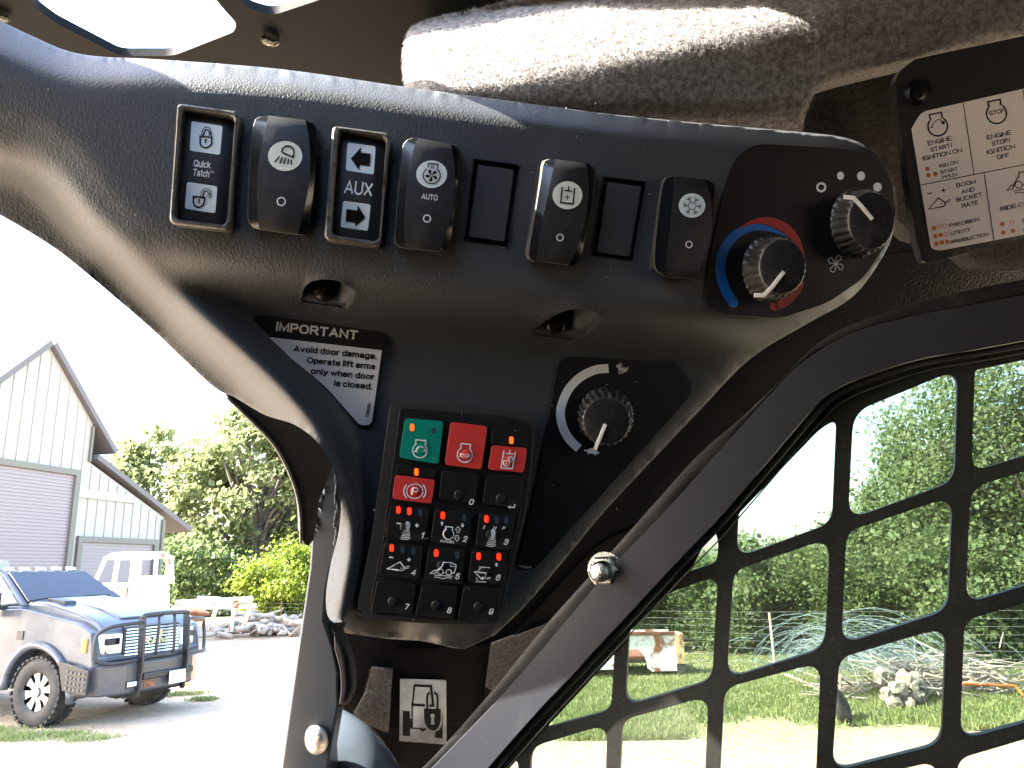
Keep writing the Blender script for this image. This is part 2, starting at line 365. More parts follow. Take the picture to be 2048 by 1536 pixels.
M['keyrim'] = mat('keypad_rim', (.042, .040, .038), .30, bump=('n', 900, .00006))
M['green'] = mat('green_key', (.0, .24, .165), .4, bump=('n', 600, .0001))
M['redk'] = mat('red_key', (.62, .045, .04), .4, bump=('n', 600, .0001))
M['led'] = mat('lit_red_led', (.7, .03, .01), .3, emit=((1, .02, .006), .25))
M['ledo'] = mat('lit_orange_led', (.9, .12, .02), .3, emit=((1, .06, .006), .3))
M['ledoff'] = mat('unlit_led', (.035, .06, .085), .3)
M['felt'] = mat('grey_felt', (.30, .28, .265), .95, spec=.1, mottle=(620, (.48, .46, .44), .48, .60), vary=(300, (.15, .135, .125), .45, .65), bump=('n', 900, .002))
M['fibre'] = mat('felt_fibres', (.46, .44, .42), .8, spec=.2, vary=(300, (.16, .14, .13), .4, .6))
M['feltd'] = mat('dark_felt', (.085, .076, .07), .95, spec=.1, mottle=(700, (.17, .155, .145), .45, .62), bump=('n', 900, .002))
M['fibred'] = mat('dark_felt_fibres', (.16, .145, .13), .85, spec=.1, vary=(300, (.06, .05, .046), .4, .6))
M['roof'] = mat('black_painted_steel', (.006, .006, .006), .6, spec=.08, bump=('n', 240, .0001))
M['dark'] = mat('dark_cab_steel', (.002, .0018, .002), .6, spec=.06, bump=('n', 300, .0005))
M['glossdark'] = mat('gloss_black_steel', (.003, .003, .003), .2, spec=.25, bump=('n', 420, .0003))
M['frame'] = mat('satin_grey_frame_paint', (.026, .027, .033), .30, spec=.5, bump=('n', 260, .00016), dust=(14, (.1, .095, .09), .6, .85, 300, .78, .25))
M['frame2'] = mat('satin_dark_frame_paint', (.012, .0115, .012), .42, bump=('n', 260, .00016), dust=(20, DUST, .5, .8, 500, .72, .4))
M['post'] = mat('blue_grey_post_paint', (.034, .042, .052), .38, bump=('n', 400, .0001), dust=(30, (.08, .08, .08), .6, .85, 260, .76, .3))
M['seal'] = mat('rubber_seal', (.02, .021, .02), .55, bump=('n', 500, .0006))
M['steelw'] = mat('dusty_guard_paint', (.007, .007, .0065), .5, bump=('n', 700, .0004), dust=(60, (.13, .12, .10), .45, .85, 420, .64, .35))
M['zinc'] = mat('zinc_plated_steel', (.72, .72, .66), .24, metal=1, bump=('n', 500, .0006))
M['chrome'] = mat('chromed_bolt', (.85, .83, .78), .16, metal=1, bump=('n', 700, .0008))
M['handle'] = mat('glossy_grey_handle', (.09, .11, .135), .08, coat=.6)
M['screw'] = mat('black_screw', (.015, .013, .012), .3, metal=.6)
M['plastic2'] = mat('sign_holder_plastic', (.026, .025, .024), .25, coat=.3, bump=('n', 60, .0008))
M['paper'] = mat('cream_label', (.80, .71, .62), .45)
M['plate'] = mat('silver_sticker', (.5, .52, .5), .38, metal=.3, vary=(14, (.2, .2, .22), .4, .6))
M['floor'] = mat('cab_floor', (.03, .03, .03), .8)
def glassmat(name, tint, rough=.0, dust=0.0):
    m = bpy.data.materials.new(name); m.use_nodes = True; t = m.node_tree; N = t.nodes; L = t.links
    N.remove(N['Principled BSDF']); out = N['Material Output']
    tr = N.new('ShaderNodeBsdfTransparent'); tr.inputs[0].default_value = (*tint, 1)
    gl = N.new('ShaderNodeBsdfGlossy'); gl.inputs['Roughness'].default_value = .03; gl.inputs['Color'].default_value = (.8, .8, .8, 1)
    fr = N.new('ShaderNodeFresnel'); fr.inputs[0].default_value = 1.45
    mx = N.new('ShaderNodeMixShader'); L.new(fr.outputs[0], mx.inputs[0]); L.new(tr.outputs[0], mx.inputs[1]); L.new(gl.outputs[0], mx.inputs[2])
    last = mx.outputs[0]
    if dust:
        co = N.new('ShaderNodeTexCoord').outputs['Object']
        n = N.new('ShaderNodeTexNoise'); n.inputs['Scale'].default_value = 520; n.inputs['Detail'].default_value = 3; L.new(co, n.inputs['Vector'])
        r = N.new('ShaderNodeMapRange'); r.inputs[1].default_value = .68; r.inputs[2].default_value = .72; r.inputs[4].default_value = dust*5; L.new(n.outputs[0], r.inputs[0])
        n2 = N.new('ShaderNodeTexNoise'); n2.inputs['Scale'].default_value = 5; n2.inputs['Detail'].default_value = 4; L.new(co, n2.inputs['Vector'])
        r2 = N.new('ShaderNodeMapRange'); r2.inputs[1].default_value = .4; r2.inputs[2].default_value = .75; r2.inputs[3].default_value = dust*.3; r2.inputs[4].default_value = dust; L.new(n2.outputs[0], r2.inputs[0])
        ad = N.new('ShaderNodeMath'); ad.operation = 'MAXIMUM'; L.new(r.outputs[0], ad.inputs[0]); L.new(r2.outputs[0], ad.inputs[1])
        df = N.new('ShaderNodeBsdfDiffuse'); df.inputs[0].default_value = (.45, .43, .38, 1)
        m2 = N.new('ShaderNodeMixShader'); L.new(ad.outputs[0], m2.inputs[0]); L.new(last, m2.inputs[1]); L.new(df.outputs[0], m2.inputs[2]); last = m2.outputs[0]
    L.new(last, out.inputs[0]); return m
M['glass'] = glassmat('tinted_polycarbonate', (.56, .60, .57), dust=.055)
M['clear'] = glassmat('clear_cab_glass', (.85, .87, .86))
# ================================================================== CAB: moulded control panel
DF = plane((410, 330, .330), (1380, 450, .352), (900, 1200, .336))
DL = plane((640, 700, .368), (1300, 900, .392), (850, 1250, .374))
def pdist(x, y, line):
    """signed distance to a polyline (positive on its right-hand side as drawn = below / outside)"""
    L = np.array(line, float)[:, :2]; x = np.asarray(x, float); y = np.asarray(y, float)
    best = np.full(x.shape, 1e9); sg = np.ones(x.shape)
    for a, b in zip(L[:-1], L[1:]):
        d = b-a; t = np.clip(((x-a[0])*d[0]+(y-a[1])*d[1])/(d@d), 0, 1)
        qx, qy = a[0]+t*d[0], a[1]+t*d[1]; r = np.hypot(x-qx, y-qy)
        s = np.sign(d[0]*(y-a[1])-d[1]*(x-a[0])); m = r < best-1e-6
        best = np.where(m, r, best); sg = np.where(m, s, sg)
    return best*sg
def sm(t): t = np.clip(t, 0, 1); return t*t*(3-2*t)
TOP = catmull([(-60, 20), (0, 42), (60, 70), (130, 100), (200, 113), (320, 119), (560, 138), (800, 172), (1000, 199), (1200, 226), (1400, 246), (1580, 262), (1690, 275), (1745, 302), (1778, 350), (1792, 410)], 6)
BB = catmull([(-60, 235), (0, 250), (60, 262), (130, 308), (190, 385), (240, 438), (290, 474), (380, 500), (500, 517), (700, 547), (900, 577), (1100, 603), (1300, 626), (1430, 638), (1540, 641), (1625, 625), (1690, 592), (1745, 535), (1775, 480), (1792, 410)], 5)
VV = [(-60, 520), (100, 530), (240, 520), (300, 558), (400, 600), (500, 628), (620, 643), (760, 664), (1000, 694), (1200, 708), (1300, 712), (1420, 705), (1500, 690), (1600, 655), (1700, 600)]
RG = catmull([(-60, 300), (0, 312), (90, 350), (180, 435), (240, 492), (300, 546), (400, 628), (500, 715), (585, 800), (645, 880), (682, 960), (698, 1040), (697, 1110), (685, 1180), (676, 1240)], 5)
OUTB = catmull([(1792, 410), (1782, 480), (1735, 560), (1690, 605), (1610, 650), (1500, 718), (1400, 820), (1300, 925), (1207, 1025), (1120, 1130), (1050, 1212), (990, 1270)], 5)
OUTL = [(928, 1299), (905, 1296), (885, 1291), (850, 1283), (836, 1281), (812, 1280), (780, 1278), (730, 1272), (690, 1266), (687, 1258), (692, 1246), (684, 1244), (668, 1246)]
OUTC = catmull([(668, 1246), (655, 1230), (652, 1190), (661, 1130), (676, 1070), (682, 1010), (672, 955), (640, 890), (590, 850), (530, 830), (470, 795), (430, 776), (360, 712), (300, 655), (180, 552), (100, 490), (0, 430), (-60, 400)], 5)
HOUT = TOP + OUTB[1:] + OUTL + OUTC[1:]
def ix(line, x):
    L = np.array(line)[:, :2]; o = np.argsort(L[:, 0]); return np.interp(x, L[o, 0], L[o, 1])
_bB = [p for p in BB if True]
def hdepth(x, y, relief=True):
    x = np.asarray(x, float); y = np.asarray(y, float)
    s1 = pdist(x, y, BB)
    wd = np.clip(np.interp(x, [0, 200, 300, 420, 520, 760, 1000, 1300, 1450, 1560, 1650, 1800], [95, 92, 86, 96, 108, 112, 104, 86, 66, 60, 50, 40]), 20, 300)
    t = sm(s1/wd*.96+.02)
    u = np.clip(s1/wd, 0, 1); t = (.45*u+.55*sm(u))*np.interp(x, [0, 180, 330], [.45, .5, 1])
    d = DF(x, y)*(1-t)+DL(x, y)*t
    # soft round shoulder where the face turns under
    d = d + .0022*np.exp(-(s1/16)**2)
    sr = pdist(x, y, RG)   # >0 : outer (left/below) side
    r_in = np.interp(y, [300, 520, 640, 900, 1240], [0, .2, 1, 1, 1.0])
    d = d - .019*r_in*np.where(sr < 0, np.exp(-(sr/30)**2), np.exp(-(sr/46)**2))
    o = sm((sr-2)/np.interp(y, [300, 500, 700, 900, 1100, 1240], [34, 40, 60, 56, 38, 34])); d = d + np.interp(y, [300, 600, 900, 1240], [.014, .028, .038, .024])*np.where(sr > 0, o, 0)
    st = pdist(x, y, TOP)
    tw = np.interp(x, [0, 150, 300, 700, 1200, 1700], [70, 60, 40, 30, 26, 22])
    d = d + np.where(st < tw, .028*(1-np.clip(st/tw, 0, 1))**1.8, 0)
    sb = -pdist(x, y, OUTB[::-1])
    sb = np.abs(pdist(x, y, OUTB)); m = (x > 900) & (y > 560)
    d = d + np.where(m, .006*np.clip(1-sb/22, 0, 1)**1.7, 0)
    # bottom apron under the keypad
    e = np.clip((y-(1236+(x-720)*.06))/40, 0, 1)*((x > 660) & (x < 1010))
    d = d + .010*e
    # thumb notch in the bottom edge
    nx = np.exp(-((x-835)/34.0)**4)
    d = d + .02*nx*np.clip((y-1250)/16, 0, 1)
    if relief: d = d + pocket(x, y)
    return d
PK = [Z(540, 500, 8.533)((575, 880), (560, 790), (590, 660), (680, 560), (830, 512), (1000, 503), (1180, 530), (1330, 610), (1430, 700), (1460, 770), (1400, 870), (1300, 960), (1190, 985), (1150, 960)),
      Z(1040, 580, 8.533)((235, 745), (330, 620), (520, 480), (700, 385), (880, 335), (1080, 325), (1240, 370), (1350, 430), (1375, 500), (1300, 620), (1150, 740), (980, 820), (860, 850), (790, 835))]
PK = [catmull(p, 3, True) for p in PK]
SCR = [(648, 582), (1111, 648)]
def pocket(x, y):
    o = np.zeros_like(x)
    for k, (pk, sc) in enumerate(zip(PK, SCR)):
        A = np.array(pk); ins = inside(np.stack([x.ravel(), y.ravel()], 1), A).reshape(x.shape)
        flat = hdepth_base(sc[0], sc[1])+.009
        xr = A[:, 0].max(); e = np.clip((xr-x)/((34, 62)[k]), 0, 1)
        base = hdepth_base(x, y); fl = np.maximum(flat-base, .0015)
        yb = A[:, 1].max(); fade = 1.0
        o = np.where(ins, fl*sm(e)*fade, o)
    return o
def hdepth_base(x, y): return hdepth(np.asarray(x, float), np.asarray(y, float), False)
def inset(poly, k):
    c = np.mean(np.array(poly)[:, :2], 0); return [tuple(c+(np.array(p[:2])-c)*k) for p in poly]
BL1 = [rpoly([(947, 318), (1039, 330), (1018, 495), (928, 484)], 3, 2), rpoly([(957, 329), (1028, 339), (1009, 483), (937, 473)], 3, 2)]
BL2 = [rpoly([(1207, 353), (1293, 364), (1267, 522), (1184, 513)], 3, 2), rpoly([(1216, 364), (1284, 373), (1259, 513), (1193, 505)], 3, 2)]
panel = thing('switch_console', 'black grained plastic control panel carrying the switches, dials and keypad', 'control panel', P(850, 1240, .38))
V, Fc = cdt(HOUT, [BL1[0], BL2[0]], 6.0, [inset(p, k_)+[inset(p, k_)[0]] for p in PK for k_ in (.975, 1.02)])
d = hdepth(V[:, 0], V[:, 1])
E_ = np.array([(f[i], f[(i+1) % 3]) for f in Fc for i in range(3)]); keep = np.zeros(len(V), bool)
keep[list({i for e in boundary(Fc) for i in e})] = True
for pk in PK: keep |= inside(V, np.array(inset(pk, 1.05)))
off = d-DF(V[:, 0], V[:, 1]); cnt = np.bincount(E_[:, 0], minlength=len(V))+1e-9
for _ in range(20):
    av = np.bincount(E_[:, 0], off[E_[:, 1]], len(V))/cnt; off = np.where(keep, off, .4*off+.6*av)
d = DF(V[:, 0], V[:, 1])+off
front = P(V[:, 0], V[:, 1], d)
# smooth the shell a little where facets meet, boundary and pockets kept
bdE = boundary(Fc); bset = set(i for e in bdE for i in e)
outerpts = set(i for i in bset)
N = len(front); bi = sorted(bset); idx = {v: N+k for k, v in enumerate(bi)}
Hn = _F*1.0
holes_b = inside(V, np.array(inset(BL1[0], 1.1))) | inside(V, np.array(inset(BL2[0], 1.1)))
ext = np.array([front[i] + (Hn*.006 if holes_b[i] else ((CAM-front[i])*-.0+Hn*.03)) for i in bi])
fl = []
nn = np.cross(front[Fc[0][1]]-front[Fc[0][0]], front[Fc[0][2]]-front[Fc[0][0]])
FF = [t[::-1] if np.dot(nn, _F) > 0 else t for t in Fc]
bd = boundary(FF); faces = FF+[(b, a, idx[a], idx[b]) for a, b in bd]
mesh('housing', np.vstack([front, ext]), faces, M['panel'], panel, 50)
for k, (bo, bi_) in enumerate((BL1, BL2)):
    s0 = lambda x, y: hdepth_base(x, y)+.0045
    sheet('groove', inset(bo, 1.02), s0, M['panel'], .002, panel)
    o = sheet('blank_plug', bi_, lambda x, y: hdepth_base(x, y)+.0004, M['panel'], .005, panel, bev=.0004)
    if k == 0: o['label'] = 'blank textured switch plug beside the auto fan switch'
    else: o['label'] = 'blank textured switch plug beside the snowflake switch'
    # thin bright lip round the opening
    sheet('rim', inset(bo, 1.035), lambda x, y: hdepth_base(x, y)-.0004, M['panel'], .0012, panel, holes=[bo], bev=.0003)
for sx, sy in SCR:
    dd = float(hdepth_base(sx, sy))+.0088
    base = P(sx, sy, dd); n = -_F*.9+_R*-.1-_U*.1; n /= np.linalg.norm(n); a = np.cross(n, [0, 0, 1.]); a /= np.linalg.norm(a); b = np.cross(n, a)
    r = .0052; V = []; Fc = []
    prof = [(r*1.0, 0), (r, .0012), (r*.9, .0022), (r*.6, .0030), (0.001, .0034)]
    for (rr, h) in prof:
        V += [base+(a*math.cos(t)+b*math.sin(t))*rr+n*h for t in np.linspace(0, 2*math.pi, 20, endpoint=False)]
    for i in range(4):
        for j in range(20): Fc.append((i*20+j, i*20+(j+1) % 20, (i+1)*20+(j+1) % 20, (i+1)*20+j))
    Fc.append(tuple(80+j for j in range(20)))
    sc = mesh('screw', V, Fc, M['screw'], panel, 60)
    cr = []
    for q in (0.5, 0.5+math.pi/2):
        u = a*math.cos(q)+b*math.sin(q); v_ = np.cross(n, u); c0 = base+n*.0033
        cr.append(([c0+u*.0036+v_*.0007, c0-u*.0036+v_*.0007, c0-u*.0036-v_*.0007, c0+u*.0036-v_*.0007,
                    c0+n*.0006+u*.003+v_*.0006, c0+n*.0006-u*.003+v_*.0006, c0+n*.0006-u*.003-v_*.0006, c0+n*.0006+u*.003-v_*.0006],
                   [(0, 1, 2, 3), (4, 5, 6, 7), (0, 1, 5, 4), (1, 2, 6, 5), (2, 3, 7, 6), (3, 0, 4, 7)]))
    mesh('cross_recess', *join(*cr), M['black'], sc)

# ------------------------------------------------------------------ rocker switches
def rocker(name, label, left, right, wall, inner, H, base_lift=0.0005, tilt=0.0, sideM='rside', backplate=None):
    """left/right: silhouette polylines top->bottom of the cap; inner: matching boundary of the matte strip"""
    cx = np.mean([p[0] for p in left+right]); cy = np.mean([p[1] for p in left+right])
    t = thing(name, label, 'rocker switch', P(cx, cy, DF(cx, cy)), 'switches in the upper row of the panel')
    n = 22
    def res(l):
        l = np.array(l, float); s = np.r_[0, np.cumsum(np.hypot(*np.diff(l, axis=0).T))]; u = np.linspace(0, s[-1], n)
        return np.stack([np.interp(u, s, l[:, 0]), np.interp(u, s, l[:, 1])], 1)
    Lf, Rt, Li, Ri = res(catmull(left, 8)), res(catmull(right, 8)), res(catmull(inner[0], 8)), res(catmull(inner[1], 8))
    v = np.linspace(-1, 1, n)
    hp = H*(1-.16*v**2+tilt*v) - np.where(np.abs(v) > .93, H*.10*((np.abs(v)-.93)/.07)**2, 0)
    def topd(x, y, k, fr): return float(DF(x, y))-hp[k]*fr
    V = []; rows = []
    cols = []
    for k in range(n):
        row = []
        c = [(Lf[k]+[wall, 0], 0, .0), ]
        pts = [(Lf[k]+np.array([-wall, wall*.0]), 0.0), (Lf[k], .80), (Li[k]-(Li[k]-Lf[k])*.06, .92), (Li[k], .93)]
        m = 8
        for j in range(m+1): pts.append((Li[k]+(Ri[k]-Li[k])*(j/m), 1.0+.045*(1-(2*j/m-1)**2)))
        pts += [(Ri[k], .93), (Ri[k]+(Rt[k]-Ri[k])*.06, .92), (Rt[k], .80), (Rt[k]+np.array([1.0, 0]), 0.0)]
        for (q, fr) in pts: row.append(len(V)); V.append(P(q[0], q[1], topd(q[0], q[1], k, fr) if fr else float(DF(q[0], q[1]))))
        rows.append(row)
    Fc = []; fm = []
    nc = len(rows[0])
    for k in range(n-1):
        for j in range(nc-1):
            Fc.append((rows[k][j], rows[k][j+1], rows[k+1][j+1], rows[k+1][j]))
            fm.append(2 if j == 0 or j == nc-2 else (1 if j in (1, 2, nc-4, nc-3) else (1 if j in (2, nc-4) else 0)))
    # end walls
    for k, sgn in ((0, 1), (n-1, -1)):
        b = []
        for j in rows[k][1:-1]:
            p = V[j]; dcur = np.dot(p-CAM, _F); px = 1024+np.dot(p-CAM, _R)/dcur*F; py = 768-np.dot(p-CAM, _U)/dcur*F
            b.append(len(V)); V.append(P(px, py+(2 if k else 1), float(DF(px, py))))
        rr = [rows[k][0]]+b+[rows[k][-1]]
        for j in range(len(rr)-1):
            q = (rows[k][j], rows[k][j+1], rr[j+1], rr[j]); q = tuple(dict.fromkeys(q))
            if len(q) > 2: Fc.append(q); fm.append(2)
    V = np.array(V)
    mid = [i for i, f in enumerate(fm) if f == 0]; rest = [i for i, f in enumerate(fm) if f]
    def sub(ids, nm, ms, remap, label=None):
        use = sorted({j for i in ids for j in Fc[i]}); mp = {u: k for k, u in enumerate(use)}
        return mesh(nm, V[use], [tuple(mp[j] for j in Fc[i]) for i in ids], None, t, 32, mats=ms, fm=[remap[fm[i]] for i in ids], label=label)
    sub(rest, 'cap', [M['gloss'], M[sideM]], {1: 0, 2: 1})
    sub(mid, 'cap_face', [M['rocker']], {0: 0})
    if backplate: sheet('bezel', rpoly(backplate, 5), lambda x, y: DF(x, y)-.0015, M[sideM], .003, t, bev=.0005)
    cen = (Li+Ri)/2
    def surf(x, y):
        x = np.asarray(x, float); y = np.asarray(y, float)
        vv = np.interp(y, cen[:, 1], v); i0 = np.interp(y, Li[:, 1], Li[:, 0]); i1 = np.interp(y, Ri[:, 1], Ri[:, 0])
        s = np.clip((x-i0)/(i1-i0)*2-1, -1, 1)
        return DF(x, y)-np.interp(vv, v, hp)*(1+.045*(1-s**2))
    return t, surf
K5 = Z(300, 180, 4.096); K6 = Z(780, 230, 4.096); K3 = Z(1250, 200, 2.926)
LIFT = .00025
# work light switch
t, s = rocker('rocker_switch', 'black rocker switch with a work lamp symbol, between the lock switch and AUX', K5((905, 218), (862, 250), (835, 400), (815, 700), (803, 950), (805, 1060), (840, 1122)), K5((1290, 250), (1355, 290), (1364, 400), (1352, 700), (1315, 1020), (1290, 1160), (1255, 1180)), 1.5,
    (K5((972, 208), (930, 400), (890, 600), (880, 850), (885, 1050), (893, 1140)), K5((1275, 245), (1305, 420), (1312, 600), (1300, 780), (1260, 990), (1212, 1180))), .0105)
ink('symbol_lens', M['pady'], t, s, LIFT, [('c', 570.3, 312, (34.5, 30))])
a = K5((1100, 520), (1080, 505), (1088, 478), (1115, 458), (1145, 460), (1172, 480), (1181, 510), (1172, 550))
ink('lamp_symbol', M['black'], t, s, LIFT*2, [('s', a, 3.0, True)]+[('s', K5(p, q), 2.8) for p, q in (((1062, 542), (1020, 592)), ((1085, 548), (1065, 600)), ((1112, 552), (1095, 606)), ((1135, 562), (1128, 610)), ((1155, 572), (1160, 612)))])
ink('off_mark', M['white'], t, s, LIFT, [('r', 562.5, 403, 8, 2.6)])
# auto fan switch
t, s = rocker('rocker_switch', 'black rocker switch marked AUTO with an engine fan symbol', K6((190, 187), (130, 215), (105, 280), (85, 480), (62, 720), (48, 920), (42, 1030), (75, 1080)), K6((500, 235), (560, 275), (570, 340), (548, 620), (510, 930), (475, 1090), (400, 1118)), 2.5,
    (K6((225, 187), (180, 330), (140, 560), (122, 780), (118, 960), (130, 1090)), K6((498, 240), (528, 400), (530, 620), (500, 820), (450, 1000), (408, 1115))), .0105)
ink('symbol_lens', M['pad'], t, s, LIFT, [('c', 863.3, 348.4, (31, 27.7))])
fan = []
for k in range(5):
    a0 = k*2*math.pi/5+.35; c = (863.5, 351)
    fan.append(('f', [(c[0]+r*math.cos(a0+q), c[1]+r*math.sin(a0+q)) for r, q in ((1.5, 0), (7, -.32), (12, -.05), (12.5, .35), (9.5, .55), (6, .30), (2, .9))]))
ink('fan_symbol', M['black'], t, s, LIFT*2, [('s', K6((312, 430), (312, 398), (392, 402), (392, 435)), 2.3)]+[('s', [(863.5+17*math.cos(a), 351+16.5*math.sin(a)) for a in np.linspace(-math.pi*.5+.62, math.pi*1.5-.62, 30)], 2.3)]+fan+[('t', 'R', 865, 334.5, 6.5, 8.5, 6, .2)])
ink('lettering', M['white'], t, s, LIFT, [('t', 'AUTO', 859.3, 394, 32.5, 11.5, 6, .6)])
ink('off_mark', M['white'], t, s, LIFT, [('r', 854, 437, 7, 2.6)])
# hydraulic switch
t, s = rocker('rocker_switch', 'dusty black rocker switch with a hydraulic cylinder symbol, between the two blank plugs', K6((1310, 362), (1262, 388), (1240, 520), (1200, 760), (1165, 960), (1140, 1100), (1142, 1170), (1190, 1200)), K6((1610, 388), (1660, 425), (1672, 500), (1650, 730), (1605, 960), (1550, 1200), (1440, 1236)), 7,
    (K6((1358, 362), (1320, 520), (1270, 760), (1235, 930), (1210, 1080), (1200, 1195)), K6((1612, 395), (1628, 560), (1612, 760), (1580, 930), (1530, 1100), (1470, 1225))), .0115,
    backplate=K6((1215, 374), (1420, 380), (1400, 1100), (1114, 1125)))
ink('symbol_lens', M['pady'], t, s, LIFT, [('c', 1135, 390.5, (30, 28))])
ink('cylinder_symbol', M['black'], t, s, LIFT*2, [('s', K6((1412, 588), (1398, 718), (1500, 728), (1513, 598)), 2.9), ('s', K6((1430, 618), (1492, 624)), 2.4), ('s', K6((1465, 582), (1461, 620)), 2.4), ('s', K6((1433, 670), (1475, 675)), 1.6), ('s', K6((1457, 648), (1452, 695)), 1.6)])
ink('off_mark', M['white'], t, s, LIFT, [('r', 1120, 475, 6.4, 2.4)])
# air conditioning switch
t, s = rocker('rocker_switch', 'dusty black rocker switch with a snowflake symbol, nearest the heater dials', K3((300, 442), (238, 460), (222, 500), (205, 600), (188, 750), (176, 880), (180, 985), (225, 1022)), K3((460, 458), (512, 485), (525, 530), (505, 730), (475, 880), (442, 1030), (390, 1050)), 5,
    (K3((292, 445), (282, 560), (265, 720), (250, 850), (242, 960), (250, 1035)), K3((468, 468), (500, 560), (510, 680), (495, 800), (462, 930), (420, 1045))), .0115,
    backplate=K3((215, 465), (330, 470), (300, 1000), (146, 985)))
ink('symbol_lens', M['pad'], t, s, LIFT, [('c', 1384, 411, (26.6, 24.5))])
sf = [('s', ellipse(1384.5, 411.5, 8.5, 8.5, 6, rot=.08), 1.4, True)]
for k in range(6):
    a0 = k*math.pi/3+.08+math.pi/6*0; dx, dy = math.cos(a0), math.sin(a0); c = (1384.5, 411.5)
    p = lambda r, q=0: (c[0]+r*dx-q*dy, c[1]+r*dy+q*dx)
    sf += [('s', [p(8), p(19)], 1.4), ('s', [p(17.5, 5), p(12.5), p(17.5, -5)], 1.4)]
ink('snowflake_symbol', M['black'], t, s, LIFT*2, sf)
ink('off_mark', M['white'], t, s, LIFT, [('r', 1378, 489, 6.2, 2.4)])
# framed momentary switches
def framed(label, outer, inner, cx, cy):
    t = thing('rocker_switch', label, 'rocker switch', P(cx, cy, DF(cx, cy)), 'switches in the upper row of the panel')
    sheet('bezel', rpoly(outer, 13, 5), lambda x, y: DF(x, y)-.0075, M['worn'], .009, t, holes=[rpoly(inner, 14, 5)], bev=.0012, smooth=40)
    c = np.mean(inner, 0); inn = [tuple(c+(np.array(p)-c)*1.0) for p in inner]
    V = []; rows = []; n = 18
    A = [np.array(p) for p in inn]
    for k in range(n):
        v = k/(n-1); l = A[0]+(A[3]-A[0])*v; r = A[1]+(A[2]-A[1])*v; row = []
        for j in range(9):
            u = j/8; q = l+(r-l)*u; row.append(len(V)); V.append(P(q[0], q[1], float(DF(q[0], q[1]))-.0042+.0016*abs(2*v-1)**2.2+.0016*abs(2*u-1)**6))
        rows.append(row)
    Fc = [(rows[k][j], rows[k][j+1], rows[k+1][j+1], rows[k+1][j]) for k in range(n-1) for j in range(8)]
    mesh('rocker_cap', V, Fc, M['rocker'], t, 180)
    def surf(x, y):
        v = np.clip((np.asarray(y, float)-c[1])/(A[3][1]-A[0][1])*2, -1, 1); return DF(x, y)-.0042+.0016*np.abs(v)**2.2
    return t, surf
t, s = framed('framed rocker switch marked Quick Tatch with two padlock symbols', K5((215, 100), (730, 170), (650, 1145), (150, 1090)), K5((262, 150), (690, 212), (622, 1105), (190, 1050)), 404, 330)
PADL = [rpoly(K5((340, 255), (595, 295), (573, 532), (325, 496)), 5), rpoly(K5((303, 752), (552, 790), (535, 1010), (285, 972)), 5)]
ink('symbol_lens', M['pad'], t, s, LIFT, [('f', PADL[0])]); ink('symbol_lens', M['pad'], t, s, LIFT, [('f', PADL[1])])
def lock(body, sh, key):
    return [('s', body, 2.9, True), ('s', sh, 5.6), (1, 's', sh[1:-1] if False else sh, 1.8), ('c', key[0], key[1], 2.1), ('f', [(key[0]-1, key[1]), (key[0]+1, key[1]), (key[0]+1.6, key[1]+6.5), (key[0]-1.6, key[1]+6.5)])]
sh1 = catmull(K5((432, 382), (434, 345), (448, 318), (465, 312), (482, 322), (492, 348), (492, 388)), 5)
b1 = catmull(K5((410, 440), (425, 462), (455, 472), (485, 462), (504, 440)), 5)+K5((506, 388), (410, 378))
ink('padlock_symbol', None, t, s, LIFT*2, lock(b1, sh1, (411.3, 279.5)), mats=[M['black'], M['pad']])
sh2 = catmull(K5((425, 878), (428, 840), (440, 820), (458, 816), (476, 826), (484, 850), (483, 882)), 5)
b2 = catmull(K5((354, 915), (368, 948), (402, 960), (430, 945), (445, 915)), 5)+K5((450, 882), (356, 872))
ink('open_padlock_symbol', None, t, s, LIFT*2, lock(b2, sh2, (398, 400)), mats=[M['black'], M['pad']])
ink('lettering', M['white'], t, s, LIFT, [('t', 'Quick', 404.5, 328, 34, 14, 6.5, .6), ('t', 'Tatch', 402.5, 346, 32.5, 14, 6.5, .6), ('t', 'TM', 424, 344, 8, 4.5, 6.5, .3)])
t, s = framed('framed rocker switch marked AUX with left and right arrows', K5((1492, 285), (1970, 350), (1888, 1280), (1422, 1220)), K5((1545, 325), (1935, 383), (1872, 1240), (1485, 1182)), 714, 370)
ink('symbol_lens', M['pad'], t, s, LIFT, [('f', rpoly(K5((1618, 430), (1848, 462), (1833, 692), (1603, 658)), 5))]); ink('symbol_lens', M['pad'], t, s, LIFT, [('f', rpoly(K5((1582, 907), (1808, 938), (1785, 1155), (1560, 1122)), 5))])
ink('arrow_symbol', M['black'], t, s, LIFT*2, [('f', K5((1645, 560), (1728, 470), (1728, 512), (1806, 522), (1800, 625), (1720, 612), (1712, 655))), ('f', K5((1762, 1042), (1702, 942), (1697, 986), (1610, 975), (1602, 1075), (1683, 1085), (1680, 1120)))])
ink('lettering', M['white'], t, s, LIFT, [('t', 'AUX', 717, 376.5, 57, 27, 6.5, .35)])

